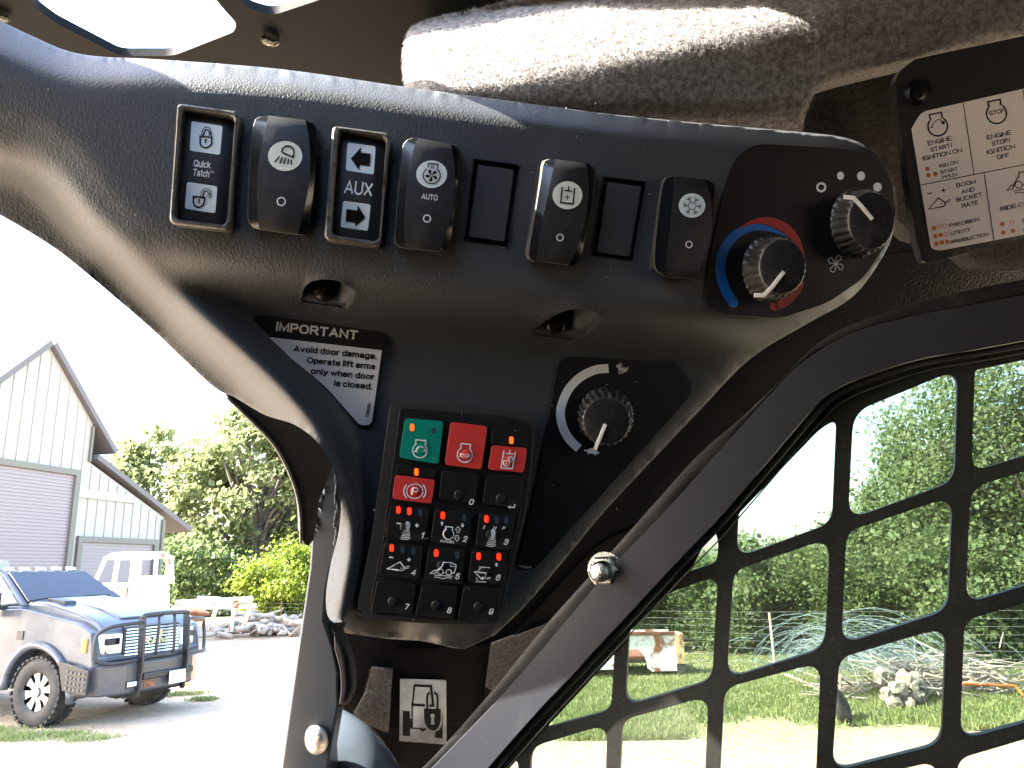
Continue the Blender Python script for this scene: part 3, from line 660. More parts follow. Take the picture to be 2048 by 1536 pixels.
# ------------------------------------------------------------------ heater control sticker with two dials
HV = rpoly([(1428, 473), (1450, 372), (1472, 312), (1512, 287), (1690, 297), (1755, 312), (1788, 372), (1783, 470), (1728, 556), (1655, 606), (1560, 637), (1440, 628), (1404, 598)], 22, 6)
t = thing('heater_sticker', 'black heater control sticker with blue and red temperature arc and fan dots', 'sticker', P(1600, 630, .35))
DHV = lambda x, y: DF(x, y)-.0007
sheet('backing', HV, DHV, M['decal'], .0016, t, bev=.0003)
ink('blue_arc', M['blue'], t, DHV, .0002, [('s', catmull([(1467, 606, 19), (1451, 580, 20), (1441, 545, 20), (1444, 510, 20), (1457, 484, 19), (1480, 464, 17), (1505, 455, 14), (1530, 456, 11), (1555, 464, 6), (1574, 474, 1)], 6), 20), ('c', 1466.5, 605.5, 9.8)])
ink('red_arc', M['red'], t, DHV, .0003, [('s', catmull([(1478, 458, 1), (1500, 446, 7), (1525, 441, 13), (1550, 446, 18), (1575, 460, 19), (1592, 479, 14), (1604, 500, 6), (1609, 516, 1)], 6), 20), ('s', catmull([(1602, 560, 18), (1592, 580, 20), (1572, 601, 20), (1550, 612, 19)], 6), 20), ('c', 1550, 612, 10)])
ink('fan_dots', M['white'], t, DHV, .0002, [('r', 1642.5, 374.5, 8, 4.2), ('c', 1681, 351.5, (7, 8)), ('c', 1722, 352, (8, 9)), ('c', 1755, 374, (8.5, 9))])
fb = []
for k in range(4):
    a0 = k*math.pi/2+.5; c = (1671.5, 527.5); L = [(3, -.2), (9, -.45), (15, -.25), (16, .15), (13, .45), (8, .35), (4, .5)]
    fb.append(('s', catmull([(c[0]+r*math.cos(a0+q), c[1]+r*1.12*math.sin(a0+q)) for r, q in L], 3, True), 1.5, True))
ink('fan_symbol', M['grayp'], t, DHV, .0002, fb+[('c', 1671.5, 527.5, 2.5)])
def dial(label, base, cap, rb, rc, ptr, n, surf, name='rotary_dial', ang0=0, shade=None):
    """grooved knob: base ellipse on the sticker, cap ellipse nearer the viewer"""
    cx, cy = base; d0 = float(surf(cx, cy)); t = thing(name, label, 'knob', P(cx, cy, d0), 'round dials on the panel')
    h = .0165; m = n*4; V = []; rings = [(0.0, 1.06, 0), (0.06, 1.06, 0), (.12, 1.0, 1), (.80, 1.0-.0, 1), (.90, .965, 1), (.97, .93, .3), (1.0, .88, 0)]
    for (f, sc_, g) in rings:
        for k in range(m):
            a = 2*math.pi*k/m; gr = 1-(.085*g if k % 4 in (0, 1) else 0)
            rx, ry = rb[0]+(rc[0]-rb[0])*f, rb[1]+(rc[1]-rb[1])*f
            x = cx+(cap[0]-cx)*f+rx*sc_*gr*math.cos(a); y = cy+(cap[1]-cy)*f+ry*sc_*gr*math.sin(a)
            V.append(P(x, y, d0-h*f))
    Fc = []
    for i in range(len(rings)-1):
        for k in range(m): Fc.append((i*m+k, i*m+(k+1) % m, (i+1)*m+(k+1) % m, (i+1)*m+k))
    mesh('grip', V, Fc, M['knobrib'], t, 25)
    top = [P(cap[0]+rc[0]*.885*math.cos(a), cap[1]+rc[1]*.885*math.sin(a), d0-h*1.0) for a in np.linspace(0, 2*math.pi, m, endpoint=False)]
    top += [P(cap[0]+rc[0]*.8*math.cos(a), cap[1]+rc[1]*.8*math.sin(a), d0-h*1.03) for a in np.linspace(0, 2*math.pi, m, endpoint=False)]
    Fc = [(k, (k+1) % m, m+(k+1) % m, m+k) for k in range(m)]+[tuple(m+k for k in range(m))]
    mesh('knob_face', top, Fc, M['knob'], t, 40)
    sf = lambda x, y: np.full(np.shape(np.asarray(x)), d0-h*1.03-.0009)
    body, w = ptr
    V, Fq = stroke(body, w); V = np.array(V)
    deps = np.interp(np.hypot(V[:, 0]-cap[0], V[:, 1]-cap[1]), [0, rc[0]*.86, rc[0]*1.25], [d0-h*1.12, d0-h*1.12, d0-h*1.06])
    Wf = P(V[:, 0], V[:, 1], deps); Wb = P(V[:, 0], V[:, 1], deps+.002)
    nV = len(Wf); bdd = boundary(Fq); Fq2 = list(Fq)+[(b, a, a+nV, b+nV) for a, b in bdd]
    o = mesh('pointer', np.vstack([Wf, Wb]), Fq2, M['ptr'], t, 40); bevel(o, .0003)
    return t
dial('temperature dial with white pointer inside the blue and red arc', (1535, 540), (1565, 533), (51, 63), (51, 60), ([(1508, 590), (1527, 591), (1545, 573), (1568, 543)], 8.5), 26, DHV)
dial('fan speed dial with white pointer, under the white dots', (1712, 447), (1743, 441), (52, 66), (51, 63), ([(1687, 394), (1707, 396), (1722, 411), (1745, 439)], 8.5), 26, DHV)

# ------------------------------------------------------------------ throttle sticker and dial
DTH = lambda x, y: hdepth_base(np.clip(x, 1030, 1360), np.clip(y, 735, 1100))-.0006
DTH0 = plane((1080, 800, float(hdepth_base(1080, 800))-.0012), (1300, 800, float(hdepth_base(1300, 800))-.0012), (1120, 1050, float(hdepth_base(1120, 1050))-.0012))
TH = rpoly([(1118, 713), (1345, 714), (1392, 778), (1362, 815), (1066, 1142), (1032, 1137), (1075, 960)], 26, 6)
t = thing('throttle_sticker', 'black sticker with white arc from turtle to rabbit around the throttle dial', 'sticker', P(1100, 1130, .38))
sheet('backing', TH, DTH0, M['decal'], .002, t, bev=.0003)
ink('speed_arc', M['white'], t, DTH0, .0002, [('s', catmull([(1217, 737), (1190, 740), (1160, 755), (1137, 779), (1124, 808), (1121, 832), (1127, 858), (1140, 880), (1158, 897)], 8), 17.5)])
T1 = Z(1000, 650, 4.096)
ink('rabbit_symbol', M['grayp'], t, DTH0, .0002, [('f', T1((948, 338), (962, 325), (975, 322), (990, 308), (998, 312), (985, 328), (1003, 330), (1005, 337), (982, 340), (990, 350), (1015, 348), (1035, 356), (1042, 342), (1050, 342), (1048, 360), (1044, 372), (1030, 385), (1010, 392), (990, 402), (985, 400), (995, 386), (1008, 380), (985, 378), (980, 386), (984, 400), (968, 396), (974, 385), (972, 368), (964, 352)))])
ink('turtle_symbol', M['white'], t, DTH0, .0002, [('f', T1((688, 1025), (700, 1018), (715, 1026), (735, 1010), (760, 1006), (785, 1014), (802, 1038), (820, 1050), (800, 1056), (788, 1056), (786, 1070), (776, 1068), (775, 1056), (745, 1054), (730, 1050), (724, 1060), (714, 1056), (722, 1046), (708, 1034), (692, 1034)))])
ink('part_number', M['grayp'], t, DTH0, .0002, [('t', 'T292911', 1049, 1134, 27, 4.6, 5, .3)])
dial('throttle dial with white pointer resting on the turtle symbol', (1209, 832), (1213, 842), (55, 54), (52, 52), ([(1211, 848), (1203, 868), (1190, 899)], 7.5), 24, DTH0)

# ------------------------------------------------------------------ IMPORTANT sticker
Q = Z(480, 600, 4.096)
DI = plane((540, 650, float(hdepth_base(560, 665))-.0022), (760, 690, float(hdepth_base(750, 700))-.002), (725, 840, float(hdepth_base(735, 820))-.002))
t = thing('warning_sticker', 'triangular IMPORTANT sticker about door damage, left of the keypad', 'sticker', P(725, 845, .36))
sheet('backing', rpoly(Q((60, 105, 14), (1185, 215, 14), (1172, 400, 1), (1075, 1030, 18), (985, 1040, 8), (700, 700, 30), (460, 500, 30), (190, 300, 10)), 12, 5), DI, M['decal'], .0012, t)
ink('white_field', M['decalw'], t, DI, .0002, [('f', rpoly(Q((185, 298, 1), (1162, 412, 1), (1077, 1022, 16), (985, 1030, 10), (700, 706, 30), (460, 508, 30)), 5, 5))])
ink('heading', M['decalw'], t, DI, .0002, [('t', 'IMPORTANT', 634, 661.5, 164, 18.5, 6.3, .9)])
ink('lettering', M['black'], t, DI, .0004, [('t', 'Avoid door damage.', 670.5, 704.5, 167, 12.5, 5.6, .9), ('t', 'Operate lift arms', 682.5, 726.5, 137, 12.5, 5.6, .9), ('t', 'only when door', 685.5, 747.5, 128, 12.5, 5.6, .9), ('t', 'is closed.', 706.5, 769.5, 77, 12.5, 5.6, .9), ('t', 'T260054', 736.5, 820, 29.5, 6.5, -81, .8)])

# ------------------------------------------------------------------ keypad
DK0 = plane((790, 830, float(hdepth_base(800, 840))-.006), (1060, 850, float(hdepth_base(1040, 860))-.006), (850, 1230, float(hdepth_base(850, 1215))-.006))
DK = lambda x, y: DK0(x, y)-.008
kp = thing('keypad', 'black sealed keypad with green, red and numbered rubber keys and lit indicators', 'keypad', P(850, 1240, .365))
Ka = Z(740, 790, 5.689); Kb = Z(700, 1000, 5.689)
KO = Ka((238, 60, 14), (900, 115, 60), (1450, 150, 60), (1895, 232, 18)) + Kb((2000, 150, 60), (1890, 560, 60), (1725, 1230, 14), (1670, 1425, 12), (900, 1412, 60), (100, 1340, 22), (92, 1150, 30), (240, 480, 60))
sheet('keypad_body', rpoly(KO, 12, 6), lambda x, y: DK(x, y)+.0015, M['keyrim'], .016, kp, bev=.0034)
c = np.mean(np.array(KO)[:, :2], 0)
KI = [tuple(c+(np.array(p[:2])-c)*np.array([.89, .95])+np.array([5, 2])) for p in KO]
sheet('key_mat', rpoly(KI, 12, 6), lambda x, y: DK(x, y)+.0004, M['key'], .004, kp, bev=.0009)
# dark gap round the keypad
def key(q, m, led=(), items=(), dome=None, lab=None, lift=.0015, label=None, extra=(), white=True):
    o = sheet('key', rpoly(q, 7, 5), lambda x, y: DK(x, y)-(lift if m == 'key' else lift+.0002), M[m], lift+.001, kp, bev=.0007 if m == 'key' else .0003, label=label)
    S = lambda x, y: DK(x, y)-(lift if m == 'key' else lift+.0002)
    for (x, y, on) in led:
        l = sheet('indicator_light', rpoly([(x-4.2, y-7.5), (x+4.2, y-6.8), (x+3.8, y+7.5), (x-4.6, y+6.8)], 4.2, 4), lambda a, b: S(a, b)-.0002, M[('ledoff', 'led', 'ledo')[on]], .001, o)
    if dome is not None:
        x, y = dome; V = []; R = 10.5
        for (f, hh) in ((1, 0), (.92, .5), (.75, .8), (.4, .97)):
            V += [P(x+R*f*math.cos(a), y+R*f*1.0*math.sin(a), float(S(x, y))-.0010*hh*.7+.0001) for a in np.linspace(0, 2*math.pi, 18, endpoint=False)]
        Fd = [(i*18+k, i*18+(k+1) % 18, (i+1)*18+(k+1) % 18, (i+1)*18+k) for i in range(3) for k in range(18)]+[tuple(54+k for k in range(18))]
        mesh('key_dome', V, Fd, M[m], o, 60)
        S2 = lambda a, b: S(a, b)-.0010*np.clip(1.35-(np.hypot(np.asarray(a, float)-x, np.asarray(b, float)-y)/R)**2, 0, 1)
    else: S2 = S
    if items: ink('legend', M['white'], o, S2, .00035, items)
    return o
def engine(cx, cy, r, wd, box=(.62, .62), rot=0, top=None):
    c_, s_ = math.cos(rot), math.sin(rot); R_ = lambda x, y: (cx+(x*c_-y*s_), cy+(x*s_+y*c_))
    g = .62; arc = [R_(r*math.sin(a), -r*math.cos(a)) for a in np.linspace(g, 2*math.pi-g, 26)]
    bw, bh = r*box[0], r*box[1]
    up = [R_(-bw, -r*math.cos(g)*.98), R_(-bw, -r*math.cos(g)-bh), R_(bw, -r*math.cos(g)-bh), R_(bw, -r*math.cos(g)*.98)]
    return [('s', arc+up, wd, True)]
key(Ka((400, 265), (838, 298), (778, 787), (333, 712)), 'green', [(824.5, 855, 2)], engine(839.7, 901, 14.5, 2.4, (.68, .62), .1)+[('s', catmull(Ka((520, 630), (545, 600), (580, 590), (615, 605), (632, 635)), 5), 1.8), ('f', Ka((600, 640), (648, 612), (640, 655))), ('s', Ka((500, 640), (530, 645)), 1.5)], (841.5, 899), label='green engine start key')
ink('slot', M['ledoff'], kp, DK, .0028, [('s', Ka((730, 375), (727, 432)), 8.5)])
key(Ka((918, 308), (1338, 358), (1268, 848), (853, 792)), 'redk', [], engine(929.5, 909.5, 15, 2.6, (.62, .62), .1)+[('t', 'STOP', 929, 911.5, 21.5, 7.4, 7, .45)], (932, 910), label='red engine stop key')
key(Ka((1390, 392), (1790, 408), (1780, 590), (1375, 560)), 'key', [(1023, 880.5, 2)])
key(Ka((1388, 573), (1790, 605), (1747, 882), (1344, 848)), 'redk', [], [('s', Ka((1525, 632), (1488, 828), (1620, 838), (1655, 648)), 2.6), ('s', Ka((1545, 665), (1630, 672)), 2.4), ('s', Ka((1592, 622), (1587, 668)), 2.4), ('s', catmull(Ka((1520, 750), (1520, 790), (1548, 808), (1578, 795), (1590, 755)), 4)+Ka((1588, 752), (1522, 748)), 1.8), ('s', catmull(Ka((1580, 745), (1582, 715), (1605, 705), (1622, 720), (1622, 755)), 4), 3.2), ('s', Ka((1553, 770), (1551, 790)), 2)], (1016, 922), label='red hydraulic lock key')
key(Ka((300, 800), (745, 850), (735, 945), (285, 895)), 'key', [(833, 944, 2)])
key(Ka((288, 910), (740, 966), (700, 1236), (254, 1182)), 'redk', [], [('r', 829.5, 982.5, (16.3, 14.5), 2.0), ('t', 'P', 830, 982.5, 12.5, 15.5, 8, .3, .1)]+[('s', [(829.5+sg*(22)*math.cos(a), 982.5+19.5*math.sin(a)) for a in np.linspace(-.75, .75, 10)], 2.4) for sg in (-1, 1)], (829.5, 982), label='red parking brake key')
key(Ka((820, 868), (1240, 900), (1200, 1225), (785, 1175)), 'key', [], [('t', '0', 943, 1004, 9.5, 12.5, 8, .85, .2)], (917.5, 990))
key(Ka((1330, 905), (1735, 935), (1695, 1290), (1285, 1240)), 'key', [], [('s', Ka((1648, 1243), (1640, 1280), (1585, 1275)), 2.4), ('f', Ka((1566, 1272), (1598, 1254), (1592, 1296)))], (1001, 997.5))
def joy(hx, hy, bx, by):
    L = [('f', [(hx-3.5, hy+11), (hx-4.5, hy-4), (hx-3.5, hy-9), (hx, hy-10), (hx+4, hy-7), (hx+4.5, hy-1), (hx+2.5, hy+7), (hx+2.5, hy+11)])]
    for k in range(6): L.append(('s', [(bx-6-k*1.1+2.2-k*.4, by-9+k*3.4), (bx+1, by-8+k*3.4+1.2), (bx+8.5, by-9+k*3.4)], 1.6))
    return L
key(Kb((460, 68), (900, 100), (858, 472), (405, 440)), 'key', [(797, 1020, 1), (819, 1022.5, 1), (841, 1026, 0)], [('s', Kb((530, 262), (580, 270)), 2.6), ('s', Kb((740, 287), (785, 293)), 2.6), ('s', Kb((765, 268), (759, 312)), 2.6)]+joy(816, 1053, 811.5, 1069)+[('t', '1', 845, 1070.5, 5.5, 12.5, 8, .85, .2)], (809, 1056))
aru = lambda x, y, s, sg: ('f', [(x, y-sg*5*s), (x+4.2*s, y), (x+1.8*s, y), (x+1.8*s, y+sg*4*s), (x-1.8*s, y+sg*4*s), (x-1.8*s, y), (x-4.2*s, y)])
aro = lambda x, y, s, sg: ('s', [(x, y-sg*5*s), (x+4.2*s, y), (x+1.8*s, y), (x+1.8*s, y+sg*4*s), (x-1.8*s, y+sg*4*s), (x-1.8*s, y), (x-4.2*s, y)], 1.3, True)
key(Kb((968, 108), (1390, 150), (1342, 520), (918, 480)), 'key', [(886, 1031, 1), (929, 1036, 0)], [aru(884, 1047, .95, 1), aru(925, 1050.5, .95, -1)]+engine(897, 1068, 10.5, 2.2, (.66, .55), .1)+[aro(916, 1059.5, 1.3, 1), aro(914, 1076, 1.3, -1), ('t', 'n/min', 894.5, 1082.5, 27, 7, 6, .5), ('t', '2', 930, 1078, 9, 12.5, 8, .85, .2)], (896, 1066))
key(Kb((1478, 150), (1872, 180), (1822, 572), (1428, 530)), 'key', [(973, 1038, 1), (993.7, 1040.3, 0), (1013.3, 1040.5, 0)], [('t', 'I', 968.3, 1054.3, 2.2, 6.5, 8, 1, .2), ('t', 'H', 989.5, 1056, 6, 6.5, 8, 1, .2), ('t', 'F', 1007.6, 1056.5, 5, 6.5, 8, 1, .2)]+joy(986.5, 1068, 983, 1083)+[('t', '3', 1012.5, 1084, 9, 12.5, 8, .85, .2)], (981, 1070))
def bucket(Zf, pts, w1=2.4): return [('s', catmull(Zf(*pts[:1]), 2)+Zf(*pts), w1, True)]
key(Kb((393, 488), (832, 522), (790, 900), (330, 860)), 'key', [(783.5, 1096, 1), (805.5, 1099.7, 0), (827, 1102, 0)], [('s', Kb((445, 650), (492, 657)), 2.6), ('s', Kb((648, 677), (693, 681)), 2.6), ('s', Kb((673, 657), (668, 702)), 2.6),
    ('s', Kb((425, 782), (570, 705), (612, 760), (618, 785), (595, 803), (560, 800)), 2.6, True), ('c', 802.5, 1136.5, 1.9), ('s', Kb((618, 765), (676, 752)), 1.6), ('s', Kb((620, 782), (672, 772)), 1.6), ('t', '4', 827, 1145, 9.5, 12.5, 8, .85, .2)], (793, 1137))
key(Kb((898, 543), (1312, 570), (1270, 962), (848, 912)), 'key', [(872.6, 1106.3, 1), (915, 1110.5, 0)], [('s', Kb((1035, 765), (1050, 750), (1062, 708), (1150, 712), (1205, 738), (1208, 760), (1185, 830), (1155, 832)), 2), ('s', Kb((1145, 722), (1145, 755), (1205, 758)), 1.4), ('r', 881, 1143.5, 5.4, 1.8), ('r', 897.5, 1144.6, 5.4, 1.8), ('s', Kb((1065, 828), (1085, 830)), 1.6), ('s', Kb((908, 838), (960, 798), (985, 802), (975, 830)), 1.8, True), ('s', Kb((990, 800), (1035, 765)), 2), ('s', Kb((960, 855), (1168, 868)), 1.6), ('s', catmull(Kb((960, 878), (1010, 880), (1060, 895), (1110, 882), (1158, 893)), 5), 1.6), ('t', '5', 915, 1152.6, 9, 12.5, 8, .85, .2)], (884, 1131))
key(Kb((1390, 582), (1790, 600), (1752, 962), (1338, 940)), 'key', [(957.5, 1112.5, 1), (998, 1113.5, 1)], [aru(993, 1129.5, .9, 1), ('s', Kb((1468, 762), (1592, 770)), 1.7), ('s', Kb((1425, 930), (1550, 933)), 1.7), ('s', Kb((1415, 815), (1550, 832), (1535, 885), (1500, 902)), 2.2, True), ('c', 965, 1155, 1.6), ('s', Kb((1540, 882), (1600, 882)), 1.4), ('s', Kb((1540, 895), (1595, 896)), 1.4), ('s', Kb((1460, 812), (1470, 785), (1490, 775)), 1.4), ('s', Kb((1440, 880), (1442, 905), (1460, 915)), 1.4), ('t', '6', 996.5, 1155, 9, 12.5, 8, .85, .2)], (971, 1144))
key(Kb((310, 918), (752, 955), (702, 1312), (243, 1262)), 'key', [], [('t', '7', 814, 1213.6, 9, 12.5, 8, .85, .2)], (785, 1204))
key(Kb((828, 958), (1232, 985), (1180, 1352), (742, 1308)), 'key', [], [('t', '8', 899, 1220.6, 9, 12.5, 8, .85, .2)], (872, 1211))
key(Kb((1300, 985), (1722, 1008), (1690, 1385), (1228, 1350)), 'key', [], [('t', '9', 982.5, 1223, 9, 12.5, 8, .85, .2)], (957, 1214))

# ------------------------------------------------------------------ instruction card top right
DP = plane((1800, 300, .405), (2040, 300, .40), (1850, 500, .405))
ic = thing('instruction_card', 'cream instruction card with engine and boom rate symbols in a dark plastic holder', 'card', P(1850, 520, .405))
PO = [(1788, 150, 40), (1830, 118, 10), (2075, 66, 3), (2150, 60, 3), (2150, 448, 3), (1862, 524, 18), (1846, 524, 30), (1832, 480, 30)]
sheet('holder', rpoly(PO, 14, 6), DP, M['plastic2'], .007, ic, bev=.0018)
DP1 = lambda x, y: DP(x, y)-.0006
I1 = Z(1780, 120, 7.642); I2 = Z(1780, 320, 7.642)
PAPER = [(1824, 257, 1)]+[(1830, 246, 4), (1841, 228, 4), (1851, 222, 1), (2060, 174.5, 1), (2150, 154, 1), (2150, 450, 1)]+I2((760, 1385, 12), (640, 1355, 14), (470, 380, 1))
sheet('label_sheet', rpoly(PAPER, 4, 5), DP1, M['paper'], .0008, ic)
tx = lambda b, x, y, w, c_, bo=.42, r=-12.5: ('t', b, x, y, w, c_, r, bo, .0)
eng1 = engine(1875.5, 252.3, 19.5, 3.0, (.62, .50), math.radians(-11)); eng2 = engine(1993, 227, 20, 3.0, (.62, .50), math.radians(-11))
items = eng1+eng2+[('s', [(1863, 255), (1866, 247), (1873, 240), (1881, 239), (1887, 246)], 1.7), ('s', [(1860, 256), (1867, 254)], 1.6), ('f', [(1881, 245), (1890, 241), (1888.5, 250)]),
    tx('STOP', 1993.5, 223.7, 30, 8.6), tx('ENGINE', 1879, 281.6, 49, 9), tx('START/', 1883, 295, 45, 9), tx('IGNITION ON', 1885, 308.5, 80, 9), tx('IGN ON', 1897.5, 328, 38, 7.2), tx('START', 1898, 341.5, 35, 7.2), tx('(HOLD)', 1898.5, 351.5, 32, 6.2, .5),
    tx('BOOM', 1932, 367, 40, 8.6), tx('AND', 1936, 381, 27, 8.6), tx('BUCKET', 1938, 394.5, 53, 8.6), tx('RATE', 1940, 408, 34, 8.6), tx('PRECISION', 1928.5, 445, 62, 7.4), tx('UTILITY', 1921, 463, 42, 7.4), tx('PRODUCTION', 1940, 476, 76, 7.4),
    tx('ENGINE', 1998, 270, 50, 9), tx('STOP/', 2002, 283.6, 38, 9), tx('IGNITION', 2002, 298.6, 58, 9), tx('OFF', 2006, 312.3, 25, 9), tx('RIDE CO', 2029, 412, 57, 8.4), tx('S', 2047, 441, 7, 7.4), tx('A', 2049, 458, 7, 7.4),
    ('s', [(1926.5, 206), (1948, 348)], 1.6), ('s', [(1841.5, 370), (2060, 327), (2140, 311)], 1.6), ('s', [(1968, 344.5), (1988, 480)], 1.6), ('s', [(2046, 179), (2068, 325)], 1.6),
    ('s', I2((575, 518), (638, 498)), 1.9), ('s', I2((785, 472), (850, 458)), 1.9), ('s', I2((812, 435), (824, 495)), 1.9),
    ('s', I2((590, 752), (740, 580), (842, 650), (845, 685), (820, 710), (790, 715)), 2.3, True), ('c', 1883.6, 407, 1.6), ('s', I2((845, 640), (920, 600)), 1.3), ('s', I2((850, 665), (925, 625)), 1.3),
    ('s', I2((2060, 178), (1970, 188), (1972, 265), (1945, 280), (1890, 385)), 2.0), ('r', 2037.3, 369.5, 7, 2), ('s', I2((1785, 468), (1850, 388), (1888, 390), (1880, 440)), 2.0, True), ('s', I2((1885, 475), (2060, 445)), 1.5), ('s', catmull(I2((1900, 515), (1930, 498), (1980, 492), (2060, 500)), 4), 1.5), ('s', I2((2020, 378), (2060, 370)), 2)]
ink('lettering', M['black'], ic, DP1, .0002, items)
ink('orange_dots', M['orange'], ic, DP1, .0003, [('c', x, y, 4.4) for x, y in ((1854.8, 337.7), (1856.8, 350.5), (1870.5, 347.5), (1868, 456), (1870.8, 472), (1881.5, 470), (1873, 487.2), (1883.8, 485), (1894.4, 483.2), (2004.4, 448), (2006.8, 465), (2026.1, 461.3))]+[('r', x, y, 3.8, 1.1) for x, y in ((1878.8, 453.5), (1889.3, 451.5), (1892.1, 468), (2023.7, 444.6))])
def headscrew(name, x, y, r, surf, m, parent, tip=.0):
    d0 = float(surf(x, y)); V = []; n = 20
    for f, h in ((1, 0), (1, .0012), (.85, .0022), (.5, .0028)):
        V += [P(x+r*f*math.cos(a), y+r*f*1.08*math.sin(a), d0-h) for a in np.linspace(0, 2*math.pi, n, endpoint=False)]
    Fd = [(i*n+k, i*n+(k+1) % n, (i+1)*n+(k+1) % n, (i+1)*n+k) for i in range(3) for k in range(n)]+[tuple(3*n+k for k in range(n))]
    o = mesh(name, V, Fd, m, parent, 60)
    s2 = lambda a, b: np.full(np.shape(np.asarray(a)), d0-.003)
    ink('cross_recess', M['black'], o, s2, .0001, [('s', [(x-r*.45, y+r*.3), (x+r*.45, y-r*.3)], r*.28), ('s', [(x-r*.28, y-r*.45), (x+r*.28, y+r*.45)], r*.28)])
    return o
sheet('washer_boss', ellipse(1838, 182, 27, 29), lambda x, y: DP(x, y)-.0008, M['plastic2'], .002, ic, bev=.0006)
headscrew('screw', 1836, 183, 24, lambda x, y: DP(x, y)-.0008, M['screw'], ic)
# ================================================================== CAB: frame, roof, headliner, side window
ROOFZ = 2.23
DR = lambda x, y: (ROOFZ-CAM[2])/(ray(x, y) @ np.array([0, 0, 1.]))
roof = thing('cab_roof', 'black painted steel cab roof with openings to the sky', 'cab roof', (0, .3, ROOFZ))
def wpoly(px): return [tuple(P(x, y, DR(x, y))[:2]) for x, y in px]
R1 = rpoly([(20, -120), (-250, -260), (-330, -400), (330, -400), (400, -190), (402, -40), (440, 10), (474, 48), (468, 64), (345, 112), (240, 112), (110, 45), (70, 15)], 16, 5)
R2 = rpoly([(460, -200), (462, -20), (495, 17), (545, 31), (632, 2), (760, -45), (1060, -62), (1340, -76), (1360, -165), (1000, -190)], 18, 5)
outer = [(-.10, 1.0), (-.74, .05), (-.74, -.5), (.45, -.6), (1.0, .35)]
holes = [wpoly(R1), wpoly(R2), rpoly([(-.46, -.24), (-.06, -.30), (-.02, .0), (-.10, .14), (-.32, .13)], .04, 4)]
V, Fc = cdt(outer, holes)
n0 = len(V); vv = np.vstack([np.c_[V, np.full(n0, ROOFZ)], np.c_[V, np.full(n0, ROOFZ+.006)]])
a_ = V[list(Fc[0])]; up = np.cross(a_[1]-a_[0], a_[2]-a_[0]) > 0
F1 = [t[::-1] if up else t for t in Fc]
mesh('roof_plate', vv, F1+[tuple(i+n0 for i in t[::-1]) for t in F1]+[(b, a, a+n0, b+n0) for a, b in boundary(F1)], M['roof'], roof, 40)
for (x, y, r) in ((541, 70, 17), (4, 24, 14)):
    c = P(x, y, float(DR(x, y))); rr = r/F*float(DR(x, y))*1.1
    V, Fq = tube([c+(0, 0, -.004), c+(0, 0, .004)], [rr, rr*.75], 20, caps=False)
    V2, F2 = tube([c+(0, 0, -.0005), c+(0, 0, .006)], [rr*.6, rr*.6], 16)
    o = mesh('bolt_hole', V, Fq, M['zinc'], roof, 60); mesh('hole_plug', V2, F2, M['black'], o, 60)

# roof liner of felt
FO = catmull([(812, 190), (807, 140), (808, 95), (816, 66), (836, 47), (880, 33), (940, 20), (1000, 4), (1080, -20), (1200, -60)], 5)+[(1500, -110), (2150, -130), (2150, 45), (2048, 70), (1900, 98), (1790, 125), (1700, 147)]+catmull([(1700, 147), (1655, 162), (1628, 188), (1610, 230), (1596, 290), (1580, 340)], 5)[1:]+[(1400, 330), (1000, 280), (850, 245)]
LE = FO[:len(catmull([(0, 0)]*10, 5))]
LOW = [(1580, 340), (1596, 290), (1612, 230), (1630, 188), (1658, 161), (1700, 147), (1790, 125), (1900, 98), (2048, 70), (2160, 45)]
UP = [(812, 260), (807, 140), (808, 95), (818, 64), (840, 45), (880, 33), (940, 20), (1000, 4), (1080, -20), (1200, -60), (1500, -110), (2150, -130)]
def dfelt(x, y):
    x = np.asarray(x, float); y = np.asarray(y, float)
    yc = 182-(x-930)*.21; a = yc-y
    d = .376+.02*(x-850)/1200.
    d = d+.00036*(np.sqrt(a*a+700)+a)*.5          # turned up to the sky above the crest
    d = d+.00010*(np.sqrt(a*a+900)-a)*.5
    e = np.abs(pdist(x, y, UP)); d = d+.016*np.clip(1-e/62, 0, 1)**2*(y > -5)
    e = np.abs(pdist(x, y, LOW)); d = d+.006*np.clip(1-e/18, 0, 1)**2
    d = d+.022*sm((y-(165+(x-850)*.04))/110)
    d = d+.0004*np.sin(x/37.+y/53.)*np.cos(y/41.-x/71.)
    d = np.minimum(d, np.where(y < 300, np.clip(DR(x, np.minimum(y, 300))-.012, .2, 2), 9))
    return d
liner = thing('headliner', 'fuzzy grey felt roof liner, brightly sunlit on its left end', 'headliner', P(1300, 120, .42))
V, Fc = cdt(FO, (), 10)
W = P(V[:, 0], V[:, 1], dfelt(V[:, 0], V[:, 1]))
nn = np.cross(W[Fc[0][1]]-W[Fc[0][0]], W[Fc[0][2]]-W[Fc[0][0]])
FF = [t[::-1] if np.dot(nn, _F) > 0 else t for t in Fc]; b0 = len(W)
W2 = np.vstack([W, W+_F*.02]); FF2 = FF+[(b, a, a+b0, b+b0) for a, b in boundary(FF)]
mesh('felt_pad', W2, FF2, M['felt'], liner, 180)
